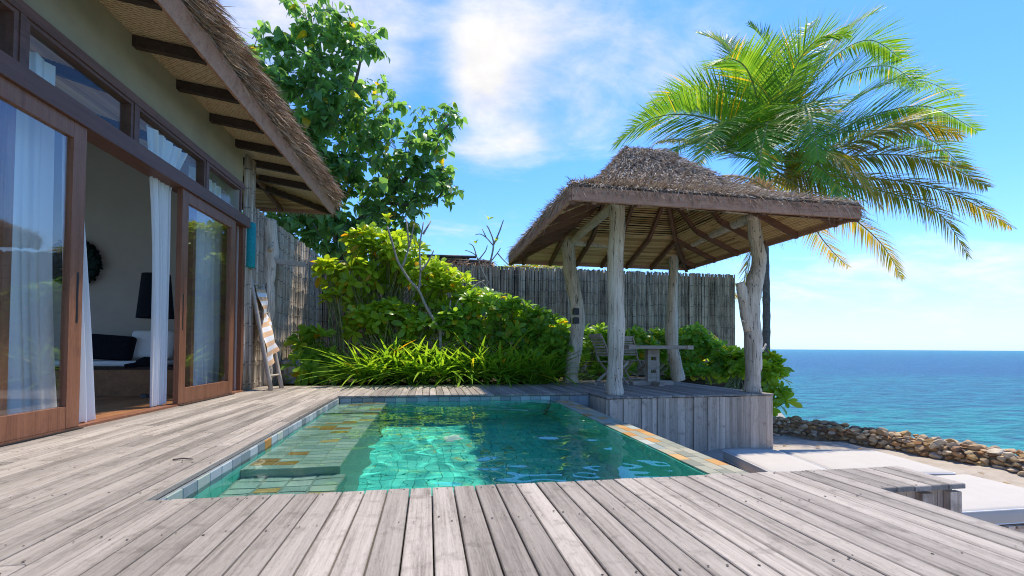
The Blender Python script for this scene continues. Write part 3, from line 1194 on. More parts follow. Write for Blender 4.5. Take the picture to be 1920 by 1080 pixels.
# ceiling inside, reeds on a dark lining
cl = MB()
cl.add([(-.145, Y0 - .2, 3.26), (-.145, 3.055, 3.26), (-2.3, 3.055, 3.93), (-2.3, Y0 - .2, 3.93), (-4.5, 3.055, 3.3), (-4.5, Y0 - .2, 3.3)], [(0, 1, 2, 3), (3, 2, 4, 5)])
ceil = cl.obj('ceiling', 'thatch bed', house)
rc = MB()
for k in range(46):
    t = k / 46
    xx, z = -.17 - 2.1 * t, 3.225 + .65 * t
    rc.bar((xx, Y0, z), (xx, 3.05, z), .035, .02)
tag(rc.obj('ceiling_reeds', 'reed', house), kind='stuff')
for y in (-2.4, -.9, .6, 2.1):
    MB().bar((-.16, y, 3.16), (-2.2, y, 3.79), .07, .1).obj('rafter', 'dark timber', house)
# thatch fringe straw on the eave and the near roof slope
N = 12000
yy = rng.uniform(Y0 - .8, WY1 + .1, N)
lay = rng.uniform(0, 1, N)
pos = np.stack([EX - .05 + lay * .05 + rng.normal(0, .02, N), yy, 3.76 + lay * .30 + rng.normal(0, .015, N)], 1)
dirs = np.stack([rng.normal(.9, .2, N), rng.normal(0, .30, N), rng.normal(-.35, .25, N)], 1)
strands('thatch_fringe', pos, dirs, rng.uniform(.12, .26, N) * np.where(rng.random(N) < .06, 1.6, 1), rng.uniform(.0035, .0075, N), 'brown thatch', house, .15)
N = 2600
xx = rng.uniform(-3.2, EX + .05, N)
lay = rng.uniform(0, 1, N)
pos = np.stack([xx, WY1 + .02 + lay * .05, 3.66 + lay * .26], 1)
dirs = np.stack([rng.normal(0, .25, N), rng.normal(.6, .2, N), rng.normal(-.9, .2, N)], 1)
strands('thatch_fringe', pos, dirs, rng.uniform(.12, .26, N), rng.uniform(.0035, .007, N), 'brown thatch', house, .15)
N = 9000
t = rng.uniform(0, 1, N) ** 1.6
yy = rng.uniform(Y0 - .8, WY1, N)
keep = yy < WY1 - t * (WY1 - 3.3)
t, yy = t[keep], yy[keep]
sl = np.array((e1[0] - rx, 0, e1[1] - rz))
pos = np.stack([e1[0] + (rx - e1[0]) * t, yy, e1[1] + (rz - e1[1]) * t + rng.uniform(0, .05, len(t))], 1)
dirs = np.stack([np.full(len(t), sl[0]), rng.normal(0, .35, len(t)), np.full(len(t), sl[2]) + rng.normal(0, .3, len(t))], 1)
strands('roof_straw', pos, dirs, rng.uniform(.18, .38, len(t)), .006, 'brown thatch', house, .05)

# ------------------------------------------------------------------ inside the room
bench = thing('daybed', 'low built-in daybed of red brown wood against the end wall inside the room', 'daybed', H(-1.4, 2.72, .017), HROT)
MB().box((-1.6, -.32, 0), (1.0, .33, .345)).obj('base', 'floor wood', bench)
MB().bbox((-1.62, -.335, .346), (1.02, .33, .385), .01).obj('top', 'dark timber', bench)


def rounded(mb_lo, mb_hi, r, m, name, parent=None, loc=(0, 0, 0), rot=None, puff=0, seg=3):
    bm = bmesh.new()
    bmesh.ops.create_cube(bm, size=1)
    for v in bm.verts:
        for i in range(3):
            v.co[i] = mb_lo[i] if v.co[i] < 0 else mb_hi[i]
    bmesh.ops.bevel(bm, geom=bm.edges[:], offset=r, segments=seg, profile=.5, affect='EDGES')
    if puff:
        bmesh.ops.subdivide_edges(bm, edges=[e for e in bm.edges if e.calc_length() > r * 1.5], cuts=5, use_grid_fill=True)
        c = [(a + b) / 2 for a, b in zip(mb_lo, mb_hi)]
        hs_ = [(b - a) / 2 for a, b in zip(mb_lo, mb_hi)]
        ax = min(range(3), key=lambda i: hs_[i])
        for v in bm.verts:
            q = 1
            for i in range(3):
                if i != ax:
                    q *= max(0, 1 - ((v.co[i] - c[i]) / hs_[i]) ** 2)
            v.co[ax] += math.copysign(1, v.co[ax] - c[ax]) * puff * q ** .5
    me = bpy.data.meshes.new(name)
    bm.to_mesh(me)
    bm.free()
    me.materials.append(M[m])
    me.polygons.foreach_set('use_smooth', [True] * len(me.polygons))
    return link(name, me, parent, loc, rot)


o = rounded((-1.5, -.26, 0), (.62, .30, .07), .025, 'white cloth', 'mattress', None, H(-1.4, 2.70, .402), (0, 0, HROT))
tag(o, 'thin white mattress lying on the wooden daybed inside', 'mattress')
o = rounded((-.26, -.07, -.2), (.26, .07, .2), .05, 'white cloth', 'cushion', None, H(-1.02, 2.86, .69), (rad(-14), 0, HROT), puff=.03)
tag(o, 'white cushion leaning on the wall behind the black pillow', 'cushion')
o = rounded((-.28, -.06, -.17), (.28, .06, .17), .04, 'black fabric', 'pillow', None, H(-1.46, 2.72, .65), (rad(-16), rad(4), HROT), puff=.03)
tag(o, 'black pillow on the white mattress of the daybed', 'pillow')
g = MB()
for k in range(9):
    a = k * .7
    g.tube([(-.16 + .03 * math.sin(a * 3), -.05 + .1 * math.cos(a), .01), (0, .06 * math.sin(a * 2), .05 + .03 * math.cos(a)), (.17, .07 * math.cos(a * 1.7), .012)], [.02, .05, .02], 8, .3, k)
o = g.obj('folded_garment', 'black fabric', None, True, H(-.88, 2.50, .405), (0, 0, HROT))
tag(o, 'crumpled black garment on the front edge of the daybed', 'clothing')
lamp = thing('floor_lamp', 'black lamp with a tapered dark shade standing beside the daybed by the right curtain', 'lamp', H(-.72, 2.36, .018), HROT)
MB().tube([(0, 0, 1.02), (0, 0, 1.60)], [.205, .155], 32, sub=1, caps=False).obj('lamp_shade', 'black fabric', lamp, True)
MB().tube([(0, 0, 0), (0, 0, .025)], [.14, .13], 24, sub=1).obj('base', 'black metal', lamp)
MB().tube([(0, 0, .02), (0, 0, 1.5)], [.012, .012], 10, sub=1).obj('pole', 'black metal', lamp)
wr = MB()
for k in range(420):
    a = RND.uniform(0, 2 * PI)
    r0, r1 = RND.uniform(.0, .16), RND.uniform(.29, .35)
    p0 = Vector((math.cos(a) * r0, RND.uniform(-.05, .0), math.sin(a) * r0))
    p1 = Vector((math.cos(a + .25) * r1, RND.uniform(-.09, .0), math.sin(a + .25) * r1))
    wr.bar(p0, p1, .03, .006, up=(0, 1, 0))
o = wr.obj('wall_ornament', 'wreath twigs', None, False, H(-2.13, 3.052, 1.84), (0, 0, HROT))
tag(o, 'round dark green feathery ornament hanging on the end wall inside', 'wall ornament')
o = rounded((-.09, -.06, -.06), (.09, 0, .06), .01, 'black metal', 'wall_speaker', None, H(-.80, 3.058, 2.98), (0, 0, HROT))
tag(o, 'small black box fixed high on the end wall inside', 'speaker')


def curtain(label, y0f, y1f, z0, z1, xo, nf, seed, amp=.028, billow=lambda t: 0):
    """y range as functions of height fraction t (0 floor, 1 top)"""
    nu, nv = 90, 26
    V = []
    for j in range(nv + 1):
        t = j / nv
        z = z0 + (z1 - z0) * t
        a, b = y0f(t), y1f(t)
        for i in range(nu + 1):
            u = i / nu
            ph = u * nf * 2 * PI + seed + .5 * math.sin(t * 3 + seed)
            am = amp * (.75 + .5 * mnoise.noise(Vector((u * 3, t * 2, seed))))
            V.append((xo + am * math.sin(ph) + .4 * am * math.sin(ph * 2.3 + t * 2) + billow(t), a + (b - a) * (u + .012 * math.sin(ph * 1.7)), z + (.008 * math.sin(ph) if j == 0 else 0)))
    q = [(j * (nu + 1) + i, j * (nu + 1) + i + 1, (j + 1) * (nu + 1) + i + 1, (j + 1) * (nu + 1) + i) for j in range(nv) for i in range(nu)]
    o = link('curtain', np_mesh('curtain', np.array(V), np.array(q), 'white curtain', True), None, H(0, 0, 0), (0, 0, HROT))
    return tag(o, label, 'curtain', 'white curtains along the glass doors')


@mat('white curtain')
def _(t):
    b = t.principled((.86, .85, .83), .9, None, .1)
    tl = t.n('ShaderNodeBsdfTranslucent')
    tl.inputs[0].default_value = (.86, .85, .83, 1)
    t.out(t.mixsh(.42, b, tl.outputs[0]))


curtain('white curtain behind the glass of the left sliding door', lambda t: -2.2, lambda t: -.10 + .14 * (1 - t) ** 2, .04, 2.98, -.20, 13, 1.0, .03)
curtain('white curtain flaring out of the doorway beside the left door', lambda t: -.16 - .02 * t, lambda t: -.04 + .24 * (1 - t) ** .8, .03, 2.45, -.04, 3, 2.2, .024, lambda t: .04 * (1 - t) ** 1.5)
curtain('white curtain gathered at the right side of the open doorway', lambda t: 1.13 - .20 * t ** 3, lambda t: 1.36 + .35 * max(0, t - .82) / .18, .03, 2.98, -.06, 5, 3.1, .026)
curtain('white curtain behind the glass of the right sliding door', lambda t: 2.06, lambda t: 2.95, .04, 2.98, -.20, 6, 4.4)

# ================================================================== GAZEBO
GROT = rad(3.4)
gaz = thing('gazebo', 'open thatched pavilion on four driftwood posts with a timber platform beside the pool', 'gazebo', (2.70, 6.54, 0), GROT)
GM = Matrix.Translation((2.70, 6.54, 0)) @ Matrix.Rotation(GROT, 4, 'Z')
GI = GM.inverted()


def G(x, y, z):
    return GM @ Vector((x, y, z))


U0, U1, V0, V1 = -.26, 2.52, -.275, 3.1
u = U0
while u < U1 - .05:
    a, b = u + GAP / 2, min(u + PITCH_X, U1) - GAP / 2
    plank(a, b, V0 - .015 + RND.uniform(-.006, .006), V1, gaz, z=.001, nail=False)
    u += PITCH_X
u = U0
k = 0
while u < U1 - .01:                                             # skirt boards of uneven width, some proud
    wd = min(RND.choice([.05, .075, .11, .13, .15, .09]), U1 - u)
    pr = RND.choice([0, 0, .012, .02])
    MB().box((u + .0015, V0 + .012 - pr, -.84 - RND.uniform(0, .03)), (u + wd - .0015, V0 + .035 - pr, -.032 - RND.uniform(0, .006))).obj('skirt_board', 'weathered skirt wood', gaz)
    u += wd
v = V0 + .04
while v < V1 - .02:
    wd = min(RND.choice([.08, .11, .14]), V1 - v)
    for uu in (U0 + .003, U1 - .026):
        MB().box((uu, v + .0015, -.84), (uu + .022, v + wd - .0015, -.034)).obj('skirt_board', 'weathered skirt wood', gaz)
    v += wd
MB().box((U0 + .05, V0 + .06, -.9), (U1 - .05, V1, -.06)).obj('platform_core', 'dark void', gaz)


def post(pts, Y, radii, seed, extra=()):
    loc = [GI @ P(px, py, Y=Y) for px, py in pts]
    loc[0].z = -.005
    mb = MB().tube(loc, radii, 14, .22, seed, sub=5)
    for ep, er in extra:
        mb.tube([GI @ P(px, py, Y=Y + dy) for px, py, dy in ep], er, 10, .2, seed + 3, sub=4)
    return mb.obj('post', 'driftwood', gaz, True)


post([(1152, 741), (1153, 700), (1156, 600), (1153, 520), (1157, 440), (1157, 372)], 6.54, [.125, .115, .118, .112, .118, .115], 1)
post([(1411, 737), (1412, 700), (1413, 640), (1408, 585), (1414, 535), (1424, 490), (1416, 440), (1412, 396)], 6.69, [.128, .115, .135, .135, .125, .105, .100, .098], 5,
     [([(1404, 620, -.03), (1397, 580, -.05), (1391, 545, -.06), (1387, 530, -.06)], [.08, .085, .075, .07]),
      ([(1424, 660, 0), (1432, 654, 0), (1436, 645, .02)], [.03, .02, .012]),
      ([(1400, 604, -.06), (1394, 602, -.1), (1390, 600, -.12)], [.018, .014, .01])])
post([(1070, 718), (1071, 690), (1082, 625), (1081, 570), (1068, 500), (1064, 425)], 8.97, [.16, .14, .145, .135, .13, .125], 9)
post([(1273, 714), (1268, 690), (1259, 630), (1262, 540), (1263, 445)], 9.36, [.145, .13, .135, .105, .10], 13)
for z, yy in ((584, 8.86), (601, 8.86)):
    p = GI @ P(1080, z, Y=8.80)
    MB().bbox((p.x - .055, p.y - .03, p.z - .062), (p.x + .055, p.y + .05, p.z + .062), .01).obj('switch_box', 'black metal', gaz)
BZ = 2.83
pc = [(0, 0), (2.38, .01), (.24, 2.43), (2.76, 2.66)]
for (a, b) in ((0, 1), (0, 2), (1, 3), (2, 3)):
    bz = BZ + (.07 if (a, b) == (0, 1) else -.03)
    p, q = Vector((*pc[a], bz)), Vector((*pc[b], bz))
    d = (q - p).normalized() * .14
    MB().tube([p - d, (p + q) / 2 + Vector((0, 0, .015)), q + d], [.075, .08, .07], 10, .15, a + b, sub=6).obj('beam', 'driftwood', gaz, True)

# roof: hipped, flared at the eaves
RU0, RU1, RV0, RV1 = -1.02, 3.05, -1.14, 3.20
CU, CV, RH = (RU0 + RU1) / 2 - .02, (RV0 + RV1) / 2, .30
UNDER = [(0, 2.535), (.5, 2.92), (1, 3.95)]
TOP = [(0, 2.655), (.2, 2.83), (.4, 3.06), (.6, 3.37), (.78, 3.72), (.9, 3.97), (.97, 4.11), (1, 4.16)]


def prof(tab, t):
    for (a, za), (b, zb) in zip(tab[:-1], tab[1:]):
        if t <= b:
            return za + (zb - za) * (t - a) / (b - a)
    return tab[-1][1]


RC, RS = math.cos(-GROT), math.sin(-GROT)


def RT(x_, y_, z_):
    # the roof sits square to the terrace, the platform a little askew
    return Vector((x_ * RC - y_ * RS, x_ * RS + y_ * RC, z_))


# four faces: eave corners and ridge ends, counter clockwise from the front
FC = [((RU0, RV0), (RU1, RV0), (CU - RH, CV), (CU + RH, CV)), ((RU1, RV0), (RU1, RV1), (CU + RH, CV), (CU + RH, CV)),
      ((RU1, RV1), (RU0, RV1), (CU + RH, CV), (CU - RH, CV)), ((RU0, RV1), (RU0, RV0), (CU - RH, CV), (CU - RH, CV))]


def roof_pt(f, s, t, tab):
    (a, b, c, d) = FC[f]
    ex, ey = a[0] + (b[0] - a[0]) * s, a[1] + (b[1] - a[1]) * s
    rx_, ry_ = c[0] + (d[0] - c[0]) * s, c[1] + (d[1] - c[1]) * s
    return RT(ex + (rx_ - ex) * t, ey + (ry_ - ey) * t, prof(tab, t))


bed = MB()
NS, NTT = 16, 14
for f in range(4):
    b = len(bed.v)
    for j in range(NTT + 1):
        for i in range(NS + 1):
            p = roof_pt(f, i / NS, j / NTT, TOP)
            p.z += .025 * mnoise.noise(p * 2.2)
            bed.v.append(tuple(p))
    for j in range(NTT):
        for i in range(NS):
            k = b + j * (NS + 1) + i
            bed.f.append((k, k + 1, k + NS + 2, k + NS + 1))
    b = len(bed.v)
    bed.v += [tuple(roof_pt(f, 0, 0, TOP)), tuple(roof_pt(f, 1, 0, TOP)), tuple(roof_pt(f, 1, 0, [(0, 2.63), (1, 4.1)])), tuple(roof_pt(f, 0, 0, [(0, 2.63), (1, 4.1)]))]
    bed.f.append((b, b + 3, b + 2, b + 1))
bed.obj('thatch_roof', 'thatch bed', gaz, True)
# reeds under the thatch
reeds = MB()
for f in range(4):
    n = 62
    for k in range(n):
        t = .006 + .985 * k / n
        a, b = roof_pt(f, .004, t, UNDER), roof_pt(f, .996, t, UNDER)
        j = Vector((0, 0, RND.uniform(-.006, .006)))
        m_ = (a + b) / 2 + Vector((0, 0, RND.uniform(-.008, .008)))
        reeds.bar(a + j, m_, .030, .020)
        reeds.bar(m_, b + j, .030, .020)
tag(reeds.obj('reed_lining', 'reed', gaz), kind='stuff')
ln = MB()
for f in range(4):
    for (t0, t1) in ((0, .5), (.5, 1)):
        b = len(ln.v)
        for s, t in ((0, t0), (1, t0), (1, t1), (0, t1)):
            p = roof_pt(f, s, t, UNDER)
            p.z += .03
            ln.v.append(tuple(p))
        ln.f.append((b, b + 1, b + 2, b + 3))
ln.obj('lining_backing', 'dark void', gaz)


def rafter(p0, p1, wd=.055, ht=.095):
    MB().bar(p0 - Vector((0, 0, ht / 2 + .012)), p1 - Vector((0, 0, ht / 2 + .012)), wd, ht).obj('rafter', 'roof rafter wood', gaz)


for f in range(4):
    a, b, c, d = FC[f]
    ns = 7 if f % 2 == 0 else 6
    for i in range(ns):                       # jack rafters run square to the eave
        s = (i + .5) / ns
        ex, ey = a[0] + (b[0] - a[0]) * s, a[1] + (b[1] - a[1]) * s
        L_ = math.dist(a, b)
        Hs = abs(CV - RV0) if f % 2 == 0 else abs(CU - RH - RU0)
        tmax = 1.0 if f % 2 == 0 and abs((s - .5) * L_) < RH else min(1, min(s, 1 - s) * L_ / ((L_ - (2 * RH if f % 2 == 0 else 0)) / 2))
        nx_, ny_ = [(0, 1), (-1, 0), (0, -1), (1, 0)][f]
        if tmax < .08:
            continue
        tt = [0, .5, 1]
        last = None
        for q in tt:
            q = min(q, tmax)
            p = RT(ex + nx_ * Hs * q, ey + ny_ * Hs * q, prof(UNDER, q))
            if last is not None and (p - last).length > .05:
                rafter(last, p)
            last = p
    p0, p1, p2 = roof_pt(f, 0, 0, UNDER), roof_pt(f, 0, .5, UNDER), roof_pt(f, 0, 1, UNDER)
    rafter(p0, p1, .06, .11)
    rafter(p1, p2, .06, .11)
    e0_, e1_ = RT(*a, 2.54), RT(*b, 2.54)
    MB().bar(e0_, e1_, .045, .165).obj('fascia', 'fascia wood', gaz)
# straw over the roof and hanging at the eaves
N = 46000
ff = rng.integers(0, 4, N)
ss, tt = rng.uniform(0, 1, N), 1 - np.sqrt(rng.uniform(0, 1, N))
tt = np.where(rng.random(N) < .15, rng.uniform(.7, 1, N), tt)
pos, dirs, nor = np.zeros((N, 3)), np.zeros((N, 3)), np.zeros((N, 3))
for i in range(N):
    p = roof_pt(ff[i], ss[i], tt[i], TOP)
    q = roof_pt(ff[i], ss[i], max(tt[i] - .05, 0), TOP) if tt[i] > .05 else p + (p - roof_pt(ff[i], ss[i], tt[i] + .05, TOP))
    d = q - p
    pos[i] = p
    dirs[i] = d.normalized()
    ax = Vector([(1, 0, 0), (0, 1, 0), (-1, 0, 0), (0, -1, 0)][ff[i]])
    nor[i] = ax.cross(-d).normalized()
pos += nor * rng.uniform(.0, .035, (N, 1))
dirs += rng.normal(0, .33, (N, 3)) + nor * rng.uniform(-.05, .38, (N, 1))
strands('thatch_straw', pos, dirs, rng.uniform(.06, .17, N), rng.uniform(.003, .007, N), 'grey thatch', gaz, .04, nor)
N = 11000
ff = rng.integers(0, 4, N)
ss = rng.uniform(0, 1, N)
pos, dirs = np.zeros((N, 3)), np.zeros((N, 3))
for i in range(N):
    p = roof_pt(ff[i], ss[i], 0, TOP)
    pos[i] = p
    o_ = [(0, -1), (1, 0), (0, 1), (-1, 0)][ff[i]]
    dirs[i] = (o_[0], o_[1], -.45)
pos[:, 2] += rng.uniform(-.05, .03, N)
pos -= dirs * rng.uniform(.02, .10, (N, 1)) * np.array([1, 1, 0])
dirs += rng.normal(0, .35, (N, 3))
strands('thatch_fringe', pos, dirs, rng.uniform(.05, .12, N) * np.where(rng.random(N) < .22, 1.8, 1), rng.uniform(.0025, .0055, N), 'brown thatch', gaz, .55)

# ------------------------------------------------------------------ table and chairs on the platform
tb = thing('garden_table', 'weathered wooden pedestal table standing between the posts of the gazebo', 'table', (4.14, 8.22, .002), GROT)
for k in range(6):
    MB().bbox((-.52, -.33 + k * .11 + .002, .675), (.52, -.33 + (k + 1) * .11 - .002, .735), .006).obj('tabletop_board', 'table wood', tb)
for s in (-1, 1):
    MB().bbox((s * .585 - .062, -.345, .668), (s * .585 + .062, .345, .74), .008).obj('end_board', 'table wood', tb)
ps = MB()
ps.box((-.12, -.06, .06), (-.055, .06, .665))
ps.box((.055, -.06, .06), (.12, .06, .665))
ps.box((-.055, -.052, .06), (.055, .052, .22))
ps.box((-.055, -.052, .285), (.055, .052, .46))
ps.box((-.055, -.052, .525), (.055, .052, .665))
ps.obj('pedestal', 'table wood', tb)
MB().bbox((-.42, -.05, 0), (.42, .05, .075), .02).obj('foot', 'table wood', tb)
MB().bbox((-.05, -.34, .0), (.05, -.0515, .07), .02).obj('foot', 'table wood', tb)
MB().bbox((-.05, .0515, .0), (.05, .34, .07), .02).obj('foot', 'table wood', tb)


def folding_chair(label, loc, rz):
    c = thing('folding_chair', label, 'chair', loc, rz, 'folding chairs under the gazebo')
    for s in (-1, 1):
        # back upright, curved and leaning; its foot is the front of the X
        MB().tube([(.20, s * .21, .02), (.0, s * .21, .26), (-.17, s * .21, .46), (-.25, s * .21, .70), (-.36, s * .21, .92)], [.018, .019, .02, .018, .015], 6, sub=4).obj('upright', 'table wood', c)
        MB().bar((-.28, s * .18, .01), (.20, s * .18, .42), .022, .045).obj('leg', 'table wood', c)
    for k in range(6):
        MB().box((-.20 + k * .072, -.20, .425), (-.20 + k * .072 + .058, .20, .443)).obj('seat_slat', 'table wood', c)
    for k in range(7):
        t = k / 6
        z = .55 + .30 * t
        x_ = -.205 - .135 * t
        MB().bar((x_, -.195, z), (x_, .195, z), .012, .034).obj('back_slat', 'table wood', c)
    MB().bar((-.36, -.22, .90), (-.36, .22, .90), .022, .07).obj('top_rail', 'table wood', c)
    for xx, zz_ in ((.16, .06), (-.24, .05)):
        MB().bar((xx, -.20, zz_ + .02), (xx, .20, zz_ + .02), .03, .02).obj('stretcher', 'table wood', c)
    return c


folding_chair('slatted folding chair seen from the side, left of the table behind the front post', (3.31, 8.10, .004), rad(8))
folding_chair('slatted folding chair facing the pool, behind the left end of the table', (4.10, 8.92, .004), rad(-80))

# ================================================================== BAMBOO FENCES
def strip_mesh(h, m, seed, n=4, r=.05):
    g = random.Random(seed)
    mb = MB()
    zs = [0] + [.16 + k * .355 + g.uniform(-.05, .05) for k in range(int(h / .355))] + [h]
    rows = []
    for z in zs:
        rows += [(z - .012, 1.0), (z, 1.07), (z + .012, 1.0)] if 0 < z < h else [(z, 1)]
    for z, s in rows:
        for k in range(n + 1):
            a = PI * k / n
            mb.v.append((r * math.cos(a), -r * .55 * s * math.sin(a) - (.0 if s == 1 else .003), z))
    for i in range(len(rows) - 1):
        for k in range(n):
            b = i * (n + 1) + k
            mb.f.append((b, b + n + 1, b + n + 2, b + 1))
    return mb.mesh('bamboo_strip', m, True)


def bamboo_fence(name, label, p0, p1, hfun, m, sp, x_off=0):
    p0, p1 = Vector(p0), Vector(p1)
    L_ = (p1 - p0).length
    ang = math.atan2(p1.y - p0.y, p1.x - p0.x)
    f = thing(name, label, 'fence', p0, ang)
    hm = 3.0
    ms = [strip_mesh(hm, m, s) for s in range(7)]
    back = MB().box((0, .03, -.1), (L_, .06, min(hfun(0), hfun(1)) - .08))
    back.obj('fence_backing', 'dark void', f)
    x_ = 0
    while x_ < L_ - .02:
        wd = RND.uniform(sp * .7, sp * 1.25)
        o = link('bamboo_strip', RND.choice(ms), f, (x_ + wd / 2, RND.uniform(-.008, .008), -.1), (RND.uniform(-.004, .004), RND.uniform(-.006, .006), RND.uniform(-.12, .12)))
        h = hfun(x_ / L_) + .1 + RND.uniform(-.025, .015)
        o.scale = (wd / .1 * 1.04, RND.uniform(.8, 1.3), h / hm)
        x_ += wd
    for z in (.62, 1.32, 2.05, 2.62):
        MB().bar((0, -.030, z), (L_, -.030, z + .01), .006, .006).obj('binding', 'bamboo pole', f)
    return f


bamboo_fence('bamboo_fence', 'long weathered grey bamboo fence running behind the garden and the gazebo', (-2.72, 12.25, 0), (8.72, 12.2, 0), lambda t: 2.83, 'grey bamboo', .041)
hw = H(-.02, 3.2, 0)
bamboo_fence('bamboo_screen', 'pale sunlit bamboo screen between the villa and the back fence', (hw.x + .0, hw.y + .36, 0), (-2.70, 12.2, 0), lambda t: 2.93, 'pale bamboo', .075)
# taller poles at the house corner
tp = thing('bamboo_pole_bundle', 'tall bamboo poles standing at the corner of the villa up to the eave', 'bamboo poles', (hw.x + .02, hw.y + .02, 0))
for k in range(5):
    MB().tube([(RND.uniform(-.01, .02) + .008 * k, .035 + k * .068, 0), (.004 * k, .035 + k * .068, 1.9), (.004 * k + .01, .035 + k * .068, 3.62)], [.033, .031, .028], 9, .05, k).obj('pole', 'pale bamboo', tp, True)

# ------------------------------------------------------------------ small things by the screen
o = MB()
lt = thing('wall_lantern', 'turquoise cloth cylinder hanging on the bamboo poles beside the glass door', 'lantern', P(467.5, 502, Y=7.86))
MB().tube([(0, 0, 0), (0, 0, .02), (0, 0, .68), (0, 0, .70)], [.072, .082, .082, .072], 18, .04, 2, sub=1).obj('cloth_cover', 'teal fabric', lt, True)
MB().tube([(-.06, .0, .66), (-.11, 0, .66)], [.012, .012], 6, sub=1).obj('hook', 'black metal', lt)
# driftwood shower post with an arm
sh = thing('driftwood_post', 'rough driftwood post with a plank arm standing before the bamboo screen', 'post', (P(497, 724, z=0).x + .02, 8.75, 0))
SI = Vector(sh.location)
pp = [P(px, py, Y=8.75) - SI for px, py in ((500, 735), (499, 640), (503, 580), (502, 520), (506, 470), (504, 412))]
pp[0].z = -.01
MB().tube(pp, [.085, .095, .105, .12, .13, .11], 12, .35, 21, sub=5).obj('post', 'driftwood', sh, True)
a, b = P(507, 488, Y=8.72) - SI, P(566, 496, Y=9.25) - SI
MB().bar(a, b, .20, .085, up=(.15, 0, 1)).obj('arm', 'table wood', sh)
MB().tube([P(505, 470, Y=8.66) - SI, P(511, 462, Y=8.6) - SI], [.05, .035], 8, .3, 4, sub=1).obj('knot', 'driftwood', sh, True)
# towel rack
rk = thing('towel_rack', 'two leaning bamboo poles forming a towel ladder against the screen', 'towel rack', P(516, 730, z=0))
RI = Vector(rk.location)
A0, A1 = P(508, 732, z=0) - RI, P(469, 515, Y=8.02) - RI
B0, B1 = P(528, 728, z=0) - RI, P(490, 524, Y=8.62) - RI
for a, b in ((A0, A1), (B0, B1)):
    a.z = .0
    MB().tube([a, (a + b) / 2, b], [.034, .031, .027], 9, .06, a.x).obj('pole', 'bamboo pole', rk, True)
for t in (.12, .40, .68, .93):
    MB().tube([A0.lerp(A1, t), B0.lerp(B1, t)], [.018, .018], 8, sub=1).obj('rung', 'bamboo pole', rk, True)


def towel():
    """draped over the top rung, long side in front"""
    nu, nv = 16, 40
    V, UV = [], []
    tr = .90
    for j in range(nv + 1):
        s = j / nv
        for i in range(nu + 1):
            q = i / nu
            f = .12 + .78 * q
            over = .22
            if s < over:                        # short side behind
                t = tr - (over - s) / over * .58
                off = -.05 - .03 * math.sin(q * 8)
            else:
                k = (s - over) / (1 - over)
                t = tr - k * (.72 - .16 * q)
                off = .045 + .035 * math.sin(q * 9 + s * 5) * (.4 + k) + .03 * math.sin(s * 17 + q * 3)
            p = A0.lerp(A1, t).lerp(B0.lerp(B1, t), f * (1 - .18 * max(0, s - over)))
            p = p + Vector((off, -.02 * math.sin(q * 7 + 1) * s, 0))
            V.append(tuple(p + RI))
            UV.append((q, s))
    qd = [(j * (nu + 1) + i, j * (nu + 1) + i + 1, (j + 1) * (nu + 1) + i + 1, (j + 1) * (nu + 1) + i) for j in range(nv) for i in range(nu)]
    me = np_mesh('towel', np.array(V), np.array(qd), 'striped towel', True)
    uv = me.uv_layers.new(name='UVMap')
    for lp in me.loops:
        uv.data[lp.index].uv = UV[lp.vertex_index]
    return tag(link('towel', me), 'orange and white striped towel draped over the bamboo towel ladder', 'towel')


towel()
pt = thing('fibre_pot', 'grey ribbed planter standing on the deck below the bamboo screen', 'planter', P(548, 719, z=0) + Vector((0, .1, 0)))
mb = MB()
for j, (z, r) in enumerate(((0, .15), (.1, .19), (.25, .215), (.40, .225), (.42, .215), (.30, .19))):
    for k in range(32):
        a = 2 * PI * k / 32
        rr = r * (1 + .05 * (k % 2))
        mb.v.append((rr * math.cos(a), rr * math.sin(a), z + .015 * math.sin(a * 3) * (z > .3)))
for j in range(5):
    for k in range(32):
        mb.f.append((j * 32 + k, j * 32 + (k + 1) % 32, (j + 1) * 32 + (k + 1) % 32, (j + 1) * 32 + k))
mb.f.append(tuple(range(160, 192)))
mb.obj('body', 'grey fibre', pt)
MB().bar((.16, -.20, .0), (.12, -.17, .44), .03, .015).obj('stake', 'bamboo pole', pt)

# a dark pole roof edge beyond the fence
lr = thing('pole_roof', 'dark bamboo roof edge with dry palm thatch showing above the back fence', 'roof', P(850, 488, Y=12.7))
LI = Vector(lr.location)
for (x0, y0, x1, y1, r) in ((780, 479, 893, 482, .04), (790, 485, 921, 491, .045), (800, 490, 921, 494, .04), (820, 482, 880, 484, .035)):
    MB().tube([P(x0, y0, Y=12.62 + RND.uniform(-.06, .06)) - LI, P(x1, y1, Y=12.62 + RND.uniform(-.1, .1)) - LI], [r, r], 8, sub=1).obj('pole', 'black tar bamboo', lr, True)
N = 900
pos = np.array([P(RND.uniform(815, 925), RND.uniform(492, 500), Y=RND.uniform(12.45, 12.8)) - LI for _ in range(N)])
dirs = rng.normal(0, .8, (N, 3)) + np.array([0, -.2, -.6])
strands('dry_thatch', pos, dirs, rng.uniform(.12, .40, N), rng.uniform(.008, .018, N), 'brown thatch', lr, .4)
MB().box((-1.2, .1, -1.2), (.95, 1.6, -.12)).obj('roof_slab', 'thatch bed', lr)
for xx in (-1.0, .8):
    MB().tube([(xx, .3, -LI.z - .1), (xx, .3, -.2)], [.06, .06], 8, sub=1).obj('post', 'black tar bamboo', lr)

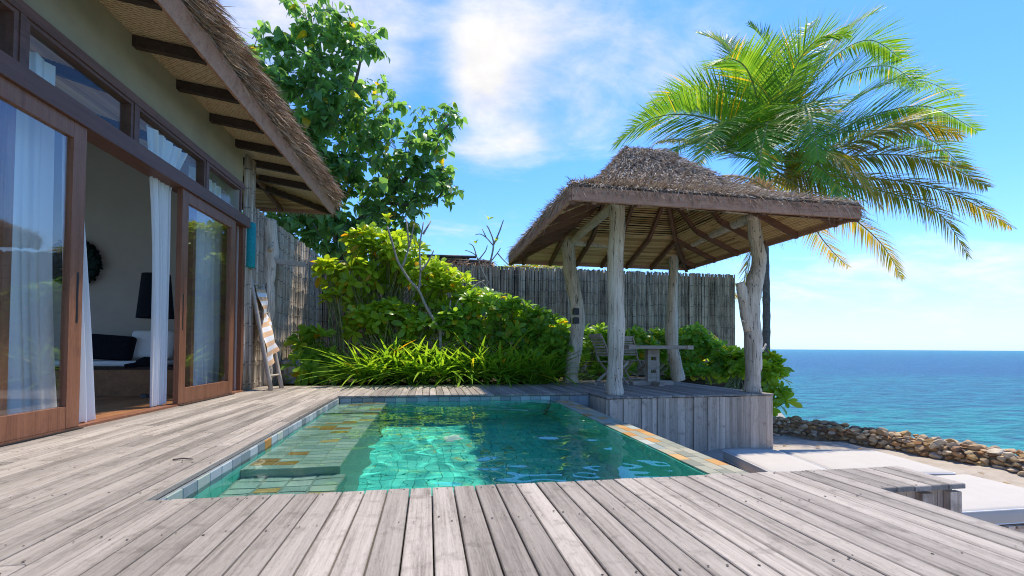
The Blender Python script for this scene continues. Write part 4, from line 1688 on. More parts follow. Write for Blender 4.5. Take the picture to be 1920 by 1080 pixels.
# ================================================================== SUN LOUNGERS
def lounger(label, clabels, cx, cy, rz, L_, Wd, split, zs=-.86, ztop=-.44):
    th = .115
    zb = ztop - th - .004
    lo = thing('sun_lounger', label, 'sun lounger', (cx, cy, zs), rz, 'low slatted sun loungers on the sand')
    hb = zb - zs
    for s in (-1, 1):
        MB().box((-L_ / 2, s * (Wd / 2 - .02) - .018, hb - .095), (L_ / 2, s * (Wd / 2 - .02) + .018, hb - .022)).obj('side_rail', 'weathered skirt wood', lo)
        for e in (-1, 1):
            MB().box((e * (L_ / 2 - .06) - .03, s * (Wd / 2 - .06) - .03, 0), (e * (L_ / 2 - .06) + .03, s * (Wd / 2 - .06) + .03, hb - .098)).obj('leg', 'weathered skirt wood', lo)
    n = int((L_ + .16) / .075)
    for k in range(n):
        xx = -L_ / 2 - .14 + k * .075
        MB().box((xx, -Wd / 2 - .01, hb - .02), (xx + .055, Wd / 2 + .01, hb)).obj('slat', 'weathered skirt wood', lo)
    n = int(L_ / .085)
    for k in range(n):
        xx = -L_ / 2 + .06 + k * .085
        MB().box((xx, -Wd / 2 + .001, .03), (xx + .028, -Wd / 2 + .02, hb - .097)).obj('panel_slat', 'cushion canvas', lo)
    hp = L_ * split
    for (a, b, lb, tl) in ((-L_ / 2, -L_ / 2 + hp - .006, clabels[0], .0), (-L_ / 2 + hp + .006, L_ / 2, clabels[1], 0)):
        ctr = Matrix.Translation((cx, cy, zb + .003)) @ Matrix.Rotation(rz, 4, 'Z') @ Vector(((a + b) / 2, 0, 0))
        o = rounded((-(b - a) / 2, -Wd / 2, 0), ((b - a) / 2, Wd / 2, th), .035, 'cushion canvas', 'lounger_cushion', None, ctr, (0, 0, rz), seg=4, puff=.012)
        tag(o, lb, 'cushion', 'white lounger cushions')
        hx, hy, rr = (b - a) / 2 - .006, Wd / 2 - .006, .03
        loop = []
        for qx, qy, a0 in ((1, 1, 0), (-1, 1, 90), (-1, -1, 180), (1, -1, 270)):
            for e in range(5):
                an = rad(a0 + e * 22.5)
                loop.append((qx * (hx - rr) + rr * math.cos(an), qy * (hy - rr) + rr * math.sin(an), 0))
        for zz_ in (th - .010, .012):
            MB().tube([(p_[0], p_[1], zz_) for p_ in loop + loop[:1]], [.0045] * (len(loop) + 1), 5, sub=1, caps=False).obj('piping', 'white cloth', o, True)
    return lo


lounger('slatted sun lounger on the sand next to the gazebo platform', ('white head cushion of the farther lounger, next to the pool rim', 'long white seat cushion on the farther lounger'), 3.88, 4.02, rad(-9), 1.67, .95, .36, ztop=-.40)
lounger('slatted sun lounger beside the deck box at the right edge', ('white head cushion of the nearer lounger behind the deck box', 'white seat cushion of the nearer lounger at the right edge'), 3.74, 2.985, rad(-1), 1.80, .80, .30, ztop=-.395)

# ================================================================== DRY STONE WALL
sw = thing('stone_wall', 'low dry stone wall of tan and brown rocks between the sand and the sea', 'wall', (6.9, 6, -.86))
WI = Vector(sw.location)
WP = [Vector(p) for p in ((5.55, 8.75, 0), (5.95, 8.15, 0), (6.32, 7.55, 0), (6.78, 6.6, 0), (7.05, 5.75, 0), (7.14, 4.8, 0), (7.16, 3.6, 0), (7.14, 2.3, 0), (7.1, .6, 0))]
wp, _r = spline(WP, [0] * len(WP), 8)
cum = [0]
for a, b in zip(wp[:-1], wp[1:]):
    cum.append(cum[-1] + (b - a).length)


def wall_at(s):
    for i in range(len(wp) - 1):
        if s <= cum[i + 1]:
            t = (s - cum[i]) / (cum[i + 1] - cum[i])
            d = (wp[i + 1] - wp[i]).normalized()
            return wp[i].lerp(wp[i + 1], t), d
    return wp[-1], (wp[-1] - wp[-2]).normalized()


stones = []
for k in range(12):
    bm = bmesh.new()
    bmesh.ops.create_icosphere(bm, subdivisions=2, radius=.5)
    sd = Vector((k * 3.1, k * 1.7, 0))
    cuts = [(Vector((RND.gauss(0, 1), RND.gauss(0, 1), RND.gauss(0, 1))).normalized(), RND.uniform(.20, .38)) for _ in range(9)]
    for v in bm.verts:
        for nrm, dd in cuts:
            e = v.co.dot(nrm) - dd
            if e > 0:
                v.co -= nrm * e * .95
        v.co *= 1 + .10 * mnoise.noise(v.co * 3 + sd)
    me = bpy.data.meshes.new('stone')
    bm.to_mesh(me)
    bm.free()
    me.materials.append(M['wall stone'])
    stones.append(me)
cand = []
Ltot = cum[-1]
rows = [(.00, .05, 0, .105), (.01, .12, .02, .10), (.03, .19, .0, .10), (.06, .245, .03, .11), (.22, .255, .03, .13), (.37, .22, .03, .13)]
for off, z, jit, sz in rows:
    s = RND.uniform(0, .1)
    while s < Ltot:
        q = sz * RND.uniform(.62, 1.5)
        p, d = wall_at(s)
        nrm = Vector((-d.y, d.x, 0))
        if nrm.x < 0:
            nrm = -nrm
        hk = 1 - .25 * min(1, s / Ltot)
        pos = p + nrm * (off + .09 + RND.uniform(-.03, .03)) + Vector((0, 0, z * hk + RND.uniform(-.02, .02)))
        cand.append((pos, q, math.atan2(d.y, d.x)))
        s += q * .93
cand.sort(key=lambda c: (c[0].xy - Vector((0, 0))).length)
inview = [c for c in cand if c[0].y > 3.0]
rest = [c for c in cand if c[0].y <= 3.0]
inview.sort(key=lambda c: -c[1] / c[0].length)
smb = MB()
for n_, (pos, q, a) in enumerate(inview + rest):
    me = RND.choice(stones)
    rot = Euler((RND.uniform(-.3, .3), RND.uniform(-.3, .3), a + RND.uniform(-.5, .5) + RND.choice([0, PI])))
    scl = Vector((q * 1.22, q * RND.uniform(.95, 1.3), q * RND.uniform(.62, .9)))
    loc = pos + WI * 0 + Vector((0, 0, -.86)) - WI
    if n_ < 300:
        o = link('stone', me, sw, loc, rot)
        o.scale = scl
    else:
        mx = Matrix.LocRotScale(loc, rot, scl)
        smb.add([mx @ v.co for v in me.vertices], [tuple(p.vertices) for p in me.polygons])
if smb.v:
    tag(smb.obj('stones', 'wall stone', sw, True), kind='stuff')
core = MB()
for i in range(len(wp) - 1):
    a, b = wp[i], wp[i + 1]
    d = (b - a).normalized()
    nrm = Vector((d.y, -d.x, 0))
    if nrm.x < 0:
        nrm = -nrm
    vs = []
    for p in (a, b):
        for o_, z in ((.10, -.05), (.50, -.05), (.45, .17), (.14, .17)):
            vs.append(p + nrm * o_ + Vector((0, 0, z - .86)) - WI)
    core.add(vs, [(0, 1, 5, 4), (1, 2, 6, 5), (2, 3, 7, 6), (3, 0, 4, 7)])
core.obj('core', 'rubble', sw)

# ================================================================== PLANTS
SP = [leaf_shape(SPOON, .30, b, tw) for b, tw in ((.25, 0), (.45, .15), (.1, -.1), (.6, 0))]
HT = [leaf_shape(HEART, f, b) for f, b in ((.18, .25), (.35, .45), (.05, .15), (.28, .7))]
BL = [leaf_shape(BLADE, .5, b, tw) for b, tw in ((.6, 0), (.95, .3), (1.25, -.2), (.35, .1))]


def rosette(c, axis, n, L_, spread=1.1):
    """spoon leaves in a whorl round axis"""
    axis = np.asarray(axis, float)
    axis /= np.linalg.norm(axis)
    t = np.cross(axis, (.3, .2, .93))
    t /= np.linalg.norm(t)
    b = np.cross(axis, t)
    out = []
    a0 = RND.uniform(0, 6.28)
    for k in range(n):
        a = a0 + k * 2.4
        q = (k + .5) / n
        el = .25 + spread * q
        rd = t * math.cos(a) + b * math.sin(a)
        d = axis * math.cos(el) + rd * math.sin(el)
        up = axis * math.sin(el) - rd * math.cos(el)
        out.append(frame(np.asarray(c) + axis * (.02 * (1 - q)), d + rng.normal(0, .10, 3), up + rng.normal(0, .12, 3), L_ * RND.uniform(.75, 1.15) * (.72 + .4 * q)))
    return out


def shrub(name, label, blobs, base, mname, nros, L_, nparts=220, group=None, cat='shrub', nl=(9, 14), stems=True):
    """blobs: (centre, radii) ellipsoids; rosettes sit through their outer shells"""
    r = thing(name, label, cat, base, 0, group)
    C.view_layer.update()
    mats4 = []
    tot = sum(b[1][0] * b[1][2] for b in blobs)
    smb_ = MB()
    base = Vector(base)
    for c, rr in blobs:
        n = max(2, int(nros * rr[0] * rr[2] / tot))
        for _ in range(n):
            v = Vector((RND.gauss(0, 1), RND.gauss(0, 1), RND.gauss(0.25, 1)))
            v.normalize()
            q = RND.uniform(.45, 1.0) ** .5
            p = Vector(c) + Vector((v.x * rr[0], v.y * rr[1], v.z * rr[2])) * q
            if p.z < base.z + .06:
                continue
            ax = v * .75 + Vector((0, -.15, .8)) + Vector((RND.gauss(0, .25), RND.gauss(0, .25), RND.gauss(0, .2)))
            mats4 += rosette(p, ax, RND.randint(*nl), L_)
            if stems and RND.random() < .55:
                m_ = base.lerp(Vector(c), .55) + Vector((RND.gauss(0, .1), RND.gauss(0, .1), 0))
                smb_.tube([m_ - base, m_.lerp(p, .6) - base + Vector((0, 0, -.05)), p - base], [.013, .010, .006], 5, sub=3, caps=False)
        if stems:
            for _ in range(3):
                bb = Vector((RND.gauss(0, .10), RND.gauss(0, .08), 0))
                cc = Vector(c) - base + Vector((RND.gauss(0, .12), RND.gauss(0, .12), -.1 * rr[2]))
                smb_.tube([bb, bb.lerp(cc, .5) + Vector((RND.gauss(0, .08), RND.gauss(0, .08), -.05)), cc], [.026, .02, .013], 6, .2, RND.random(), sub=4, caps=False)
    if smb_.v:
        smb_.obj('stem', 'green stem', r, True)
    foliage(r, SP, mats4, mname, nparts)
    return r


def blob(px, py, Y, rx_, ry_, rz_):
    return (tuple(P(px, py, Y=Y)), (rx_, ry_, rz_))


SG = 'naupaka shrubs in the garden bed'
shrub('leafy_shrub', 'tall bright green shrub with spoon shaped leaves, highest in the middle of the bed',
      [blob(735, 495, 10.2, .75, .55, .55), blob(690, 470, 10.4, .50, .4, .45), blob(665, 530, 10.0, .35, .35, .45), blob(800, 530, 10.0, .65, .5, .45), blob(855, 555, 9.9, .55, .45, .40), blob(760, 470, 10.3, .4, .4, .35)],
      (-1.0, 10.2, -.03), 'bright shrub leaf', 180, .26, 300, SG)
shrub('leafy_shrub', 'small bright rosettes on long bare stems, left of the tall shrub', [blob(618, 520, 9.8, .25, .25, .28), blob(632, 560, 9.9, .2, .2, .1)], (-1.75, 10.0, -.03), 'bright shrub leaf', 16, .25, 120, SG)
shrub('leafy_shrub', 'middle shrub with glossy leaves below the tall one, behind the lilies', [blob(740, 600, 9.7, .6, .4, .30), blob(690, 610, 9.8, .45, .35, .35), blob(800, 620, 9.6, .5, .35, .30)],
      (-.75, 9.75, -.03), 'bright shrub leaf', 70, .25, 300, SG)
shrub('leafy_shrub', 'dark leaved plant in front of the bamboo screen beside the grey planter', [blob(590, 655, 9.5, .30, .28, .32), blob(615, 690, 9.35, .38, .25, .18), blob(575, 690, 9.2, .25, .2, .15)],
      (-1.95, 9.5, -.03), 'green shrub leaf', 34, .30, 260, SG)
shrub('leafy_shrub', 'rounded mid green shrub to the right of the tall shrub', [blob(905, 590, 9.7, .70, .5, .50), blob(960, 610, 9.6, .55, .45, .45), blob(860, 610, 9.6, .45, .4, .35)],
      (.85, 9.75, -.03), 'green shrub leaf', 120, .25, 300, SG)
shrub('leafy_shrub', 'dark green shrub just left of the back driftwood post', [blob(1020, 630, 9.4, .55, .42, .48), blob(1000, 685, 9.2, .6, .35, .28), blob(1050, 660, 9.3, .3, .35, .42)],
      (1.95, 9.5, -.03), 'green shrub leaf', 100, .24, 300, SG)
shrub('leafy_shrub', 'green shrub between the left posts of the gazebo, behind the side-on chair', [blob(1112, 650, 10.2, .45, .35, .50), blob(1150, 690, 10.1, .5, .3, .28), blob(1190, 650, 10.2, .4, .3, .40)],
      (3.3, 10.25, -.03), 'green shrub leaf', 84, .25, 260, SG)
shrub('leafy_shrub', 'shrub with green rosettes behind the right end of the table', [blob(1245, 655, 10.5, .35, .3, .45), blob(1315, 665, 10.4, .65, .4, .48), blob(1365, 690, 10.1, .5, .4, .38), blob(1300, 640, 10.5, .4, .3, .35), blob(1300, 705, 10.1, .6, .3, .2), blob(1370, 715, 9.9, .45, .3, .2)],
      (5.3, 10.5, -.05), 'green shrub leaf', 160, .25, 300, SG)
shrub('leafy_shrub', 'bright sunlit shrub right of the platform at the end of the stone wall', [blob(1446, 715, 8.4, .14, .3, .30), blob(1458, 745, 8.3, .16, .3, .16), blob(1446, 765, 8.3, .14, .25, .16), blob(1395, 690, 9.6, .3, .35, .30), blob(1440, 690, 8.7, .2, .3, .25)],
      (5.65, 8.6, -.86), 'bright shrub leaf', 62, .24, 300, SG)


def lily(label, base, n, L_, seed):
    r = thing('strap_leaf_plant', label, 'plant', base, 0, 'strap leaved lilies along the deck edge')
    C.view_layer.update()
    mats4 = []
    for k in range(n):
        a = RND.uniform(0, 2 * PI)
        el = RND.uniform(.08, .85)
        d = np.array([math.cos(a) * math.sin(el), math.sin(a) * math.sin(el), math.cos(el)])
        up = np.array([-math.cos(a) * math.cos(el), -math.sin(a) * math.cos(el), math.sin(el)])
        p = np.array(base) + np.array([math.cos(a) * .03, math.sin(a) * .03, RND.uniform(0, .12)])
        mats4.append(frame(p, d, up, L_ * RND.uniform(.65, 1.1)))
    foliage(r, BL, mats4, 'blade leaf', 300)


ORD = ['leftmost', 'second from the left', 'third from the left', 'fourth from the left', 'fifth from the left', 'sixth from the left', 'middle', 'sixth from the right', 'fifth from the right', 'fourth from the right', 'third from the right', 'second from the right', 'rightmost']
LILY = [['strap leaved lily clump, %s of the front row at the deck edge' % o_ for o_ in ORD],
        ['taller strap leaved lily clump, %s of the back row below the shrubs' % o_ for o_ in ORD[:5] + ['middle'] + ORD[-5:]]]
k = 0
for row, (Yb, n_, Lx) in enumerate(((8.95, 13, .80), (9.32, 11, .98))):
    for i in range(n_):
        px = 684 + (1052 - 684) * (i + .5 * row + RND.uniform(-.2, .2)) / n_
        p = P(px, 700, Y=Yb + RND.uniform(-.08, .08))
        lab = LILY[row][i]
        lily(lab, (p.x, p.y, -.03), 64, Lx, k)
        k += 1


def bare_tree(name, label, Y, base_z, branches, r0, m, tips=None, group=None):
    o0 = P(branches[0][0][0], branches[0][0][1], Y=Y)
    t = thing(name, label, 'tree', (o0.x, o0.y, base_z), 0, group)
    TI = Vector(t.location)
    for n_, br in enumerate(branches):
        pts = [P(px, py, Y=Y + (br_d if i else 0) * i * .12) - TI for i, (px, py, br_d) in enumerate(br)]
        if n_ == 0:
            pts = [Vector((pts[0].x, pts[0].y, 0))] + pts
        ra = r0 * (1 if n_ == 0 else .72 if n_ < 3 else .5)
        rad_ = [ra * (1 - .5 * i / (len(pts) - 1)) for i in range(len(pts))]
        MB().tube(pts, rad_, 8, .15, n_, sub=4).obj('trunk' if n_ == 0 else 'branch', m, t, True)
    if tips:
        mats4 = []
        C.view_layer.update()
        for px, py, n_ in tips:
            mats4 += rosette(P(px, py, Y=Y), (RND.uniform(-.3, .3), -.2, 1), n_, .16, .7)
        foliage(t, SP, mats4, 'bright shrub leaf', 100)


def cx(pts, d=0):
    """from the enlarged garden view back to photo pixels"""
    return [(560 + x / 3.086, 400 + y / 3.086, d) for x, y in pts]


bare_tree('frangipani_tree', 'nearly bare frangipani with pale forked branches standing in front of the tall shrub', 9.35, -.03,
          [cx([(820, 760), (818, 670)]), cx([(816, 680), (740, 545), (693, 445), (640, 385), (575, 280), (545, 180), (512, 75)], -.3), cx([(818, 680), (868, 585), (960, 510), (1020, 420), (1075, 390)], .2),
           cx([(695, 450), (705, 330), (700, 200), (722, 50)], .3), cx([(705, 335), (745, 285), (782, 215)], .2), cx([(870, 580), (880, 500)], -.2), cx([(600, 310), (640, 190), (668, 60)], .3), cx([(640, 190), (622, 30)], .2), cx([(720, 120), (765, 45)], .3), cx([(900, 555), (935, 480)], .2)],
          .045, 'pale bark', [(725, 412, 9), (727, 420, 7)])
bare_tree('frangipani_tree', 'leafless frangipani beyond the garden shrubs, against the sky left of the gazebo', 11.8, -.03,
          [cx([(1115, 520), (1110, 430), (1104, 300)]), cx([(1104, 300), (1128, 180), (1105, 100), (1088, 70)]), cx([(1128, 180), (1160, 110), (1185, 38)]), cx([(1125, 185), (1085, 140), (1050, 120), (1022, 125)]), cx([(1085, 140), (1062, 90)]), cx([(1104, 290), (1150, 230), (1168, 200)]), cx([(1108, 420), (1065, 340), (1030, 250), (985, 220), (962, 215)]), cx([(1030, 250), (1010, 190), (985, 175)]), cx([(1040, 270), (1080, 220), (1092, 185)]), cx([(1100, 440), (1060, 400)]), cx([(1150, 230), (1185, 270), (1215, 300)])],
          .035, 'pale bark', [(915, 413, 5), (893, 458, 5), (930, 455, 5)])

# ------------------------------------------------------------------ the broad leaved tree
def big_tree(label, base, blobs, limbs, nleaf, L_, seed):
    t = thing('broadleaf_tree', label, 'tree', base)
    C.view_layer.update()
    TI = Vector(base)
    mats4 = []
    tot = sum(b[1][0] * b[1][2] for b in blobs)
    tw = MB()
    for c, rr in blobs:
        n = int(nleaf * rr[0] * rr[2] / tot / 9)
        for _ in range(n):
            v = Vector((RND.gauss(0, 1), RND.gauss(0, 1), RND.gauss(.1, 1))).normalized()
            q = RND.uniform(.15, 1.0) ** .5
            p = Vector(c) + Vector((v.x * rr[0], v.y * rr[1], v.z * rr[2])) * q
            o = v * .6 + Vector((RND.gauss(0, .5), RND.gauss(0, .5), RND.gauss(.1, .4)))
            o.normalize()
            ln_ = RND.uniform(.25, .5)
            e = p + o * ln_
            tw.tube([p - o * .25 - TI, p - TI, e - TI], [.012, .009, .005], 4, sub=1, caps=False)
            for k in range(9):
                s = k / 8
                w_ = p.lerp(e, s)
                a = RND.uniform(0, 6.28)
                d = np.array([math.cos(a) * .8, math.sin(a) * .8, RND.uniform(-.95, .25)])
                up = np.array([d[0] * .5 + rng.normal(0, .4), d[1] * .5 + rng.normal(0, .4), 1])
                mats4.append(frame(np.array(w_) + d * .06, d, up, L_ * RND.uniform(.6, 1.2)))
    tw.obj('twig', 'bark', t, True)
    for i, (pts, ra) in enumerate(limbs):
        MB().tube([Vector(p) - TI for p in pts], ra, 9, .2, i, sub=4).obj('trunk' if i == 0 else 'limb', 'bark', t, True)
    foliage(t, HT, mats4, 'tree leaf', 300)


TB = (-2.2, 14.3, -.05)
blobs = [blob(605, 45, 13.6, .9, .8, .65), blob(655, 85, 13.5, .75, .7, .75), blob(560, 100, 13.8, .6, .6, .5), blob(640, 160, 13.6, 1.0, .9, .75), blob(520, 125, 13.5, .8, .8, .6),
         blob(555, 200, 13.4, 1.1, .9, .9), blob(470, 90, 13.4, .5, .6, .45), blob(500, 190, 13.2, .9, .9, .9), blob(640, 260, 13.6, 1.3, 1.1, 1.1), blob(700, 210, 13.8, .8, .8, .6), blob(735, 280, 13.7, .9, .9, .7),
         blob(600, 340, 13.3, 1.1, 1, 1.0), blob(690, 345, 13.5, 1.2, 1, .9), blob(770, 340, 13.8, .9, .9, .75), blob(810, 300, 14.0, .65, .7, .8), blob(838, 215, 14.2, .35, .4, .45), blob(855, 235, 14.2, .25, .3, .25), blob(825, 350, 14.0, .45, .5, .45), blob(800, 250, 14.1, .3, .4, .4),
         blob(745, 400, 13.6, .9, .8, .55), blob(590, 430, 13.1, 1.2, .9, .75), blob(640, 440, 13.2, 1.2, .8, .6), blob(530, 420, 12.9, .8, .6, .6), blob(560, 300, 13.1, .8, .8, .9)]
bp = lambda px, py, Y: tuple(P(px, py, Y=Y))
limbs = [([TB, bp(640, 520, 14.2), bp(630, 400, 14.1), bp(600, 280, 14.0), bp(590, 150, 13.9), bp(605, 50, 13.7)], [.22, .19, .15, .11, .07, .03]),
         ([bp(635, 440, 14.1), bp(720, 380, 14.1), bp(780, 310, 14.1), bp(835, 240, 14.2), bp(855, 225, 14.2)], [.12, .09, .06, .035, .015]),
         ([bp(605, 300, 14), bp(540, 210, 13.8), bp(475, 100, 13.5)], [.09, .06, .02]),
         ([bp(600, 260, 14), bp(660, 170, 13.9), bp(680, 90, 13.7)], [.08, .05, .02]),
         ([bp(720, 380, 14.1), bp(800, 385, 14.1), bp(830, 360, 14.0)], [.06, .04, .02])]
big_tree('tall broadleaf tree with heart shaped leaves rising behind the villa eave and fence', TB, blobs, limbs, 6200, .25, 3)

# ------------------------------------------------------------------ coconut palm
def frond_geo(pts, nl, Lmax, m, droop, parent, twist=0.0, ragged=.1, wid=.022):
    """rachis through pts, leaflets along both sides"""
    pv, _ = spline([Vector(p) for p in pts], [0] * len(pts), 8)
    n = len(pv)
    rb = MB().tube(pv, [.032 * (1 - .85 * i / (n - 1)) for i in range(n)], 5, sub=1, caps=False)
    fr = rb.obj('frond', 'green stem', parent, True)
    cum_ = np.array([0] + list(np.cumsum([(b - a).length for a, b in zip(pv[:-1], pv[1:])])))
    Lr = cum_[-1]
    V, Q = [], []
    nl = int(nl * 1.7)
    for i in range(nl):
        t = .10 + .90 * i / (nl - 1)
        s = t * Lr
        k = min(int(np.searchsorted(cum_, s)), n - 1)
        k = max(k, 1)
        f = (s - cum_[k - 1]) / max(1e-6, cum_[k] - cum_[k - 1])
        p = pv[k - 1].lerp(pv[k], f)
        d = (pv[k] - pv[k - 1]).normalized()
        side = d.cross(Vector((0, 0, 1)))
        if side.length < .2:
            side = d.cross(Vector((.3, 1, 0)))
        side.normalize()
        up = side.cross(d)
        if twist:
            c_, s_ = math.cos(twist), math.sin(twist)
            side, up = side * c_ + up * s_, up * c_ - side * s_
        ln_ = Lmax * (math.sin(PI * min(1, .18 + t * .80)) ** .7) * RND.uniform(1 - ragged, 1.0)
        for sg in (-1, 1):
            if RND.random() < ragged * .45:
                continue
            fw = .45 + .75 * t
            dr = (side * sg + d * fw + up * RND.uniform(.05, .40)).normalized()
            wd = wid * RND.uniform(.8, 1.15)
            wv_ = (d * 1.0 + up * .3 * sg * RND.uniform(-1, 1)).normalized()
            g = Vector((0, 0, -1))
            b = len(V)
            dd = droop * RND.uniform(.7, 1.4)
            q = p.copy()
            dirv = dr.copy()
            for j, (ww) in enumerate((.5, 1.0, .8, .45, .05)):
                V.append(tuple(q - wv_ * wd * ww))
                V.append(tuple(q + wv_ * wd * ww))
                dirv = (dirv + g * dd * .28).normalized()
                q = q + dirv * ln_ / 4
            for j in range(4):
                Q.append((b + 2 * j, b + 2 * j + 1, b + 2 * j + 3, b + 2 * j + 2))
    o = link('leaflets', np_mesh('leaflets', np.array(V), np.array(Q), m, True), fr)
    tag(o, kind='stuff')
    return fr


def palm(label, base, crown, fronds, r0, r1):
    t = thing('coconut_palm', label, 'palm tree', base)
    TI = Vector(base)
    cr = Vector(crown) - TI
    pts = [Vector((0, 0, -.2)), Vector((0, 0, .2)), cr * .35 + Vector((.1, .0, 0)), cr * .7 + Vector((.06, 0, 0)), cr]
    mb = MB()
    pv, rv = spline(pts, [r0 * 1.5, r0, (r0 + r1) / 2, r1, r1 * .9], 16)
    rv = [r * (1 + .09 * (i % 3 == 0)) for i, r in enumerate(rv)]
    mb.tube(pv, rv, 12, .05, 2, sub=1)
    mb.obj('trunk', 'palm bark', t)
    for fd in fronds:
        px = fd[0]
        pp_ = [cr + Vector((0, 0, -.05))] + [P(a, b, d=d_) - TI for a, b, d_ in px]
        frond_geo(pp_, fd[1], fd[2] * 1.3, fd[3], fd[4] * (.6 if fd[3] == gN else .9), t, fd[5] if len(fd) > 5 else 0, fd[6] if len(fd) > 6 else .1, fd[7] if len(fd) > 7 else .0235)
    return t


PD = 12.9
PC = P(1429, 300, d=PD)
gN, yN, dN = 'palm green leaflet', 'palm yellow leaflet', 'palm dry leaflet'
FR = [
    ([(1425, 220, PD), (1395, 130, PD + .3), (1350, 80, PD + .6), (1308, 62, PD + .9)], 74, 1.05, gN, .25, .5),
    ([(1428, 215, PD + .8), (1395, 130, PD + 1.5), (1365, 80, PD + 2.0), (1335, 70, PD + 2.5)], 66, 1.0, gN, .3, .4),
    ([(1490, 200, PD), (1560, 110, PD), (1630, 75, PD), (1690, 110, PD + .1)], 84, 1.25, gN, .35, .25),
    ([(1480, 190, PD + .8), (1540, 100, PD + 1.5), (1600, 45, PD + 2.0), (1650, 20, PD + 2.3)], 76, 1.15, gN, .25),
    ([(1455, 200, PD + .5), (1480, 120, PD + 1.2), (1510, 60, PD + 1.9), (1525, 40, PD + 2.2)], 64, 1.0, gN, .2),
    ([(1370, 240, PD - .2), (1290, 215, PD - .5), (1215, 225, PD - .8), (1152, 272, PD - 1.0)], 80, 1.15, gN, .45, -.3),
    ([(1375, 215, PD + .6), (1310, 170, PD + 1.2), (1250, 180, PD + 1.7), (1205, 215, PD + 2.1)], 70, 1.1, gN, .4),
    ([(1530, 265, PD), (1640, 215, PD - .1), (1740, 200, PD - .2), (1832, 245, PD - .2)], 92, 1.15, gN, .5, .2),
    ([(1530, 240, PD + .7), (1630, 170, PD + 1.3), (1720, 150, PD + 1.8), (1800, 180, PD + 2.2)], 84, 1.15, gN, .4),
    ([(1530, 290, PD - .5), (1620, 260, PD - 1.0), (1710, 230, PD - 1.4), (1800, 255, PD - 1.7)], 84, 1.05, yN, .6, 0, .2),
    ([(1560, 330, PD - .3), (1690, 340, PD - .6), (1800, 370, PD - .8), (1895, 425, PD - 1.0)], 96, 1.05, yN, .8, 0, .25),
    ([(1550, 345, PD - .2), (1660, 360, PD - .3), (1760, 400, PD - .4), (1815, 480, PD - .5)], 88, 1.0, yN, .85, 0, .3),
    ([(1530, 370, PD + .3), (1600, 410, PD + .5), (1655, 460, PD + .6), (1692, 522, PD + .7)], 76, .95, yN, .85, 0, .3),
    ([(1490, 290, PD - .9), (1545, 285, PD - 1.7), (1600, 320, PD - 2.3), (1650, 385, PD - 2.7)], 80, .95, yN, .75, 0, .2),
    ([(1445, 240, PD - .9), (1440, 230, PD - 1.8), (1430, 270, PD - 2.5), (1418, 345, PD - 2.9)], 76, 1.0, gN, .6),
    ([(1475, 230, PD - .9), (1500, 200, PD - 1.8), (1520, 220, PD - 2.6), (1535, 300, PD - 3.1)], 76, 1.0, gN, .6),
    ([(1400, 250, PD - .8), (1365, 230, PD - 1.6), (1335, 250, PD - 2.3), (1310, 310, PD - 2.8)], 74, 1.0, gN, .6),
    ([(1470, 180, PD - .6), (1500, 110, PD - 1.0), (1540, 70, PD - 1.3), (1590, 65, PD - 1.5)], 70, 1.1, gN, .3),
    ([(1420, 190, PD - .5), (1400, 130, PD - .9), (1370, 110, PD - 1.3), (1340, 120, PD - 1.7)], 66, 1.05, gN, .35),
    ([(1450, 190, PD + .2), (1450, 120, PD + .4), (1432, 70, PD + .5), (1405, 45, PD + .6)], 60, 1.0, gN, .3, .8),
    ([(1500, 215, PD + .4), (1590, 140, PD + .8), (1670, 125, PD + 1.1), (1725, 165, PD + 1.3)], 80, 1.2, gN, .45, .3),
    ([(1520, 260, PD + .3), (1640, 245, PD + .5), (1740, 260, PD + .7), (1815, 320, PD + .9)], 84, 1.15, gN, .55, .1),
    ([(1540, 300, PD - .3), (1650, 290, PD - .7), (1750, 300, PD - .9), (1850, 350, PD - 1.1)], 88, 1.1, yN, .6, .1, .2),
    ([(1395, 220, PD + .2), (1330, 180, PD + .4), (1270, 185, PD + .6), (1215, 235, PD + .8)], 76, 1.1, gN, .4, -.2),
    ([(1395, 270, PD - .6), (1330, 260, PD - 1.1), (1270, 280, PD - 1.5), (1240, 330, PD - 1.8)], 70, 1.05, gN, .55),
    ([(1480, 300, PD - 1.0), (1530, 310, PD - 1.9), (1570, 350, PD - 2.5), (1590, 410, PD - 2.8)], 70, 1.05, gN, .6),
    ([(1380, 290, PD - .5), (1330, 270, PD - .9), (1280, 262, PD - 1.3), (1232, 268, PD - 1.6)], 56, .75, yN, .45, .4, .15),
    ([(1445, 350, PD + .4), (1420, 440, PD + .6), (1400, 500, PD + .7), (1390, 560, PD + .7)], 62, .7, yN, .6, .4, .35),
    ([(1490, 350, PD + .9), (1530, 430, PD + 1.6), (1560, 470, PD + 2.0), (1590, 500, PD + 2.3)], 66, .9, yN, .7, 0, .3),
]
palm('tall coconut palm with yellowing lower fronds behind the right side of the gazebo', (PC.x, PC.y, -.95), tuple(PC), FR, .10, .085)
# a dead frond lying over the gazebo's thatch
df = thing('fallen_palm_frond', 'dry cream coloured palm frond lying on the back slope of the gazebo roof', 'palm frond', P(1452, 372, d=9.3))
DI = Vector(df.location)
frond_geo([P(a, b, d=d_) - DI for a, b, d_ in ((1454, 376, 9.3), (1432, 350, 9.3), (1400, 334, 9.35), (1358, 328, 9.5))], 44, .42, dN, .7, df, 0, .2, .014)
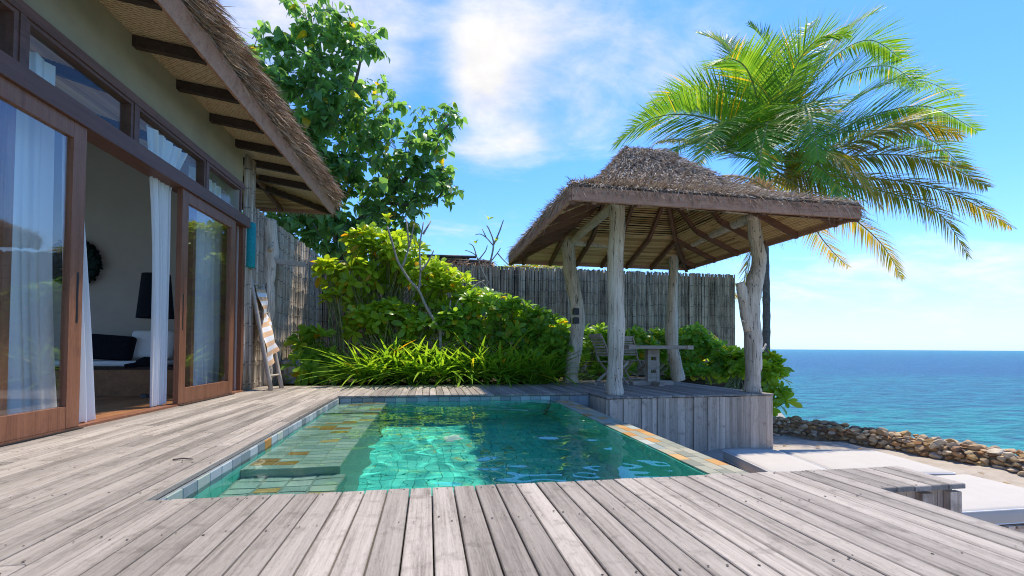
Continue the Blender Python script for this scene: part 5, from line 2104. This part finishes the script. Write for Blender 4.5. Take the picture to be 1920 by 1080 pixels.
# young palms beyond the fence
for n_, (px, Y, tp_) in enumerate(((1010, 14.2, -60), (1140, 14.6, 40), (1290, 14.4, -20))):
    base = P(px, 560, Y=Y)
    base.z = -.05
    t = thing('young_palm', ('low palm beyond the fence with yellow green fronds left of the back driftwood post', 'low palm beyond the fence seen between the two left posts', 'low palm beyond the fence seen beside the far right post')[n_], 'palm tree', base, 0, 'low palms beyond the fence')
    MB().tube([(0, 0, -.1), (0, 0, 1.2), (.05, 0, 2.3)], [.14, .12, .10], 9, .1, n_).obj('trunk', 'palm bark', t)
    for k in range(11):
        a = 2 * PI * k / 11 + n_
        R_ = RND.uniform(1.5, 2.1)
        hh = RND.uniform(.35, .8)
        frond_geo([(.05, 0, 2.25), (.05 + math.cos(a) * R_ * .4, math.sin(a) * R_ * .4, 2.35 + hh), (math.cos(a) * R_ * .8, math.sin(a) * R_ * .8, 2.35 + hh * .9), (math.cos(a) * R_ * 1.15, math.sin(a) * R_ * 1.15, 2.2 + hh * .3)], 40, .75, yN if k % 2 else gN, .5, t)

# ------------------------------------------------------------------ small litter
tw = thing('twig', 'dark dry twig lying on the deck boards near the left edge of the pool', 'twig', P(345, 863, z=0) + Vector((0, 0, .006)))
MB().tube([(-.06, 0, 0), (-.01, .006, .004), (.05, -.004, .001)], [.004, .005, .003], 6, sub=3).obj('stick', 'bark', tw, True)
fb_ = thing('fallen_branch', 'bent dry branch lying on the sand where the stone wall meets the platform', 'branch', P(1440, 812, z=-.84))
FI = Vector(fb_.location)
MB().tube([P(1436, 806, z=-.80) - FI, P(1452, 815, z=-.80) - FI, P(1464, 817, z=-.82) - FI], [.022, .02, .012], 7, .2, 3, sub=5).obj('stick', 'pale bark', fb_, True)
MB().tube([P(1462, 817, z=-.82) - FI, P(1473, 810, z=-.74) - FI, P(1484, 806, z=-.72) - FI], [.014, .012, .006], 6, .2, 5, sub=4).obj('stick', 'bark', fb_, True)
DRY = [(1490, 846), (1530, 838), (1578, 852), (1610, 842), (1655, 858), (1700, 866), (1760, 884), (1468, 836), (1845, 890), (1880, 905)]
leafm = np_mesh('dry_leaf', leaf_shape(HEART, .5, -.3)[0] * np.array([.7, 1, 1]), leaf_shape(HEART, .5, -.3)[1], 'palm dry leaflet', True)
for k, (a, b) in enumerate(DRY):
    o = link('dry_leaf', leafm, None, P(a, b, z=-.835), (RND.uniform(-.3, .3), RND.uniform(-.3, .3), RND.uniform(0, 6.28)))
    o.scale = (.07, .07, .07)
    tag(o, 'small dry leaf lying on the pale sand before the stone wall', 'leaf', 'dry leaves on the sand')
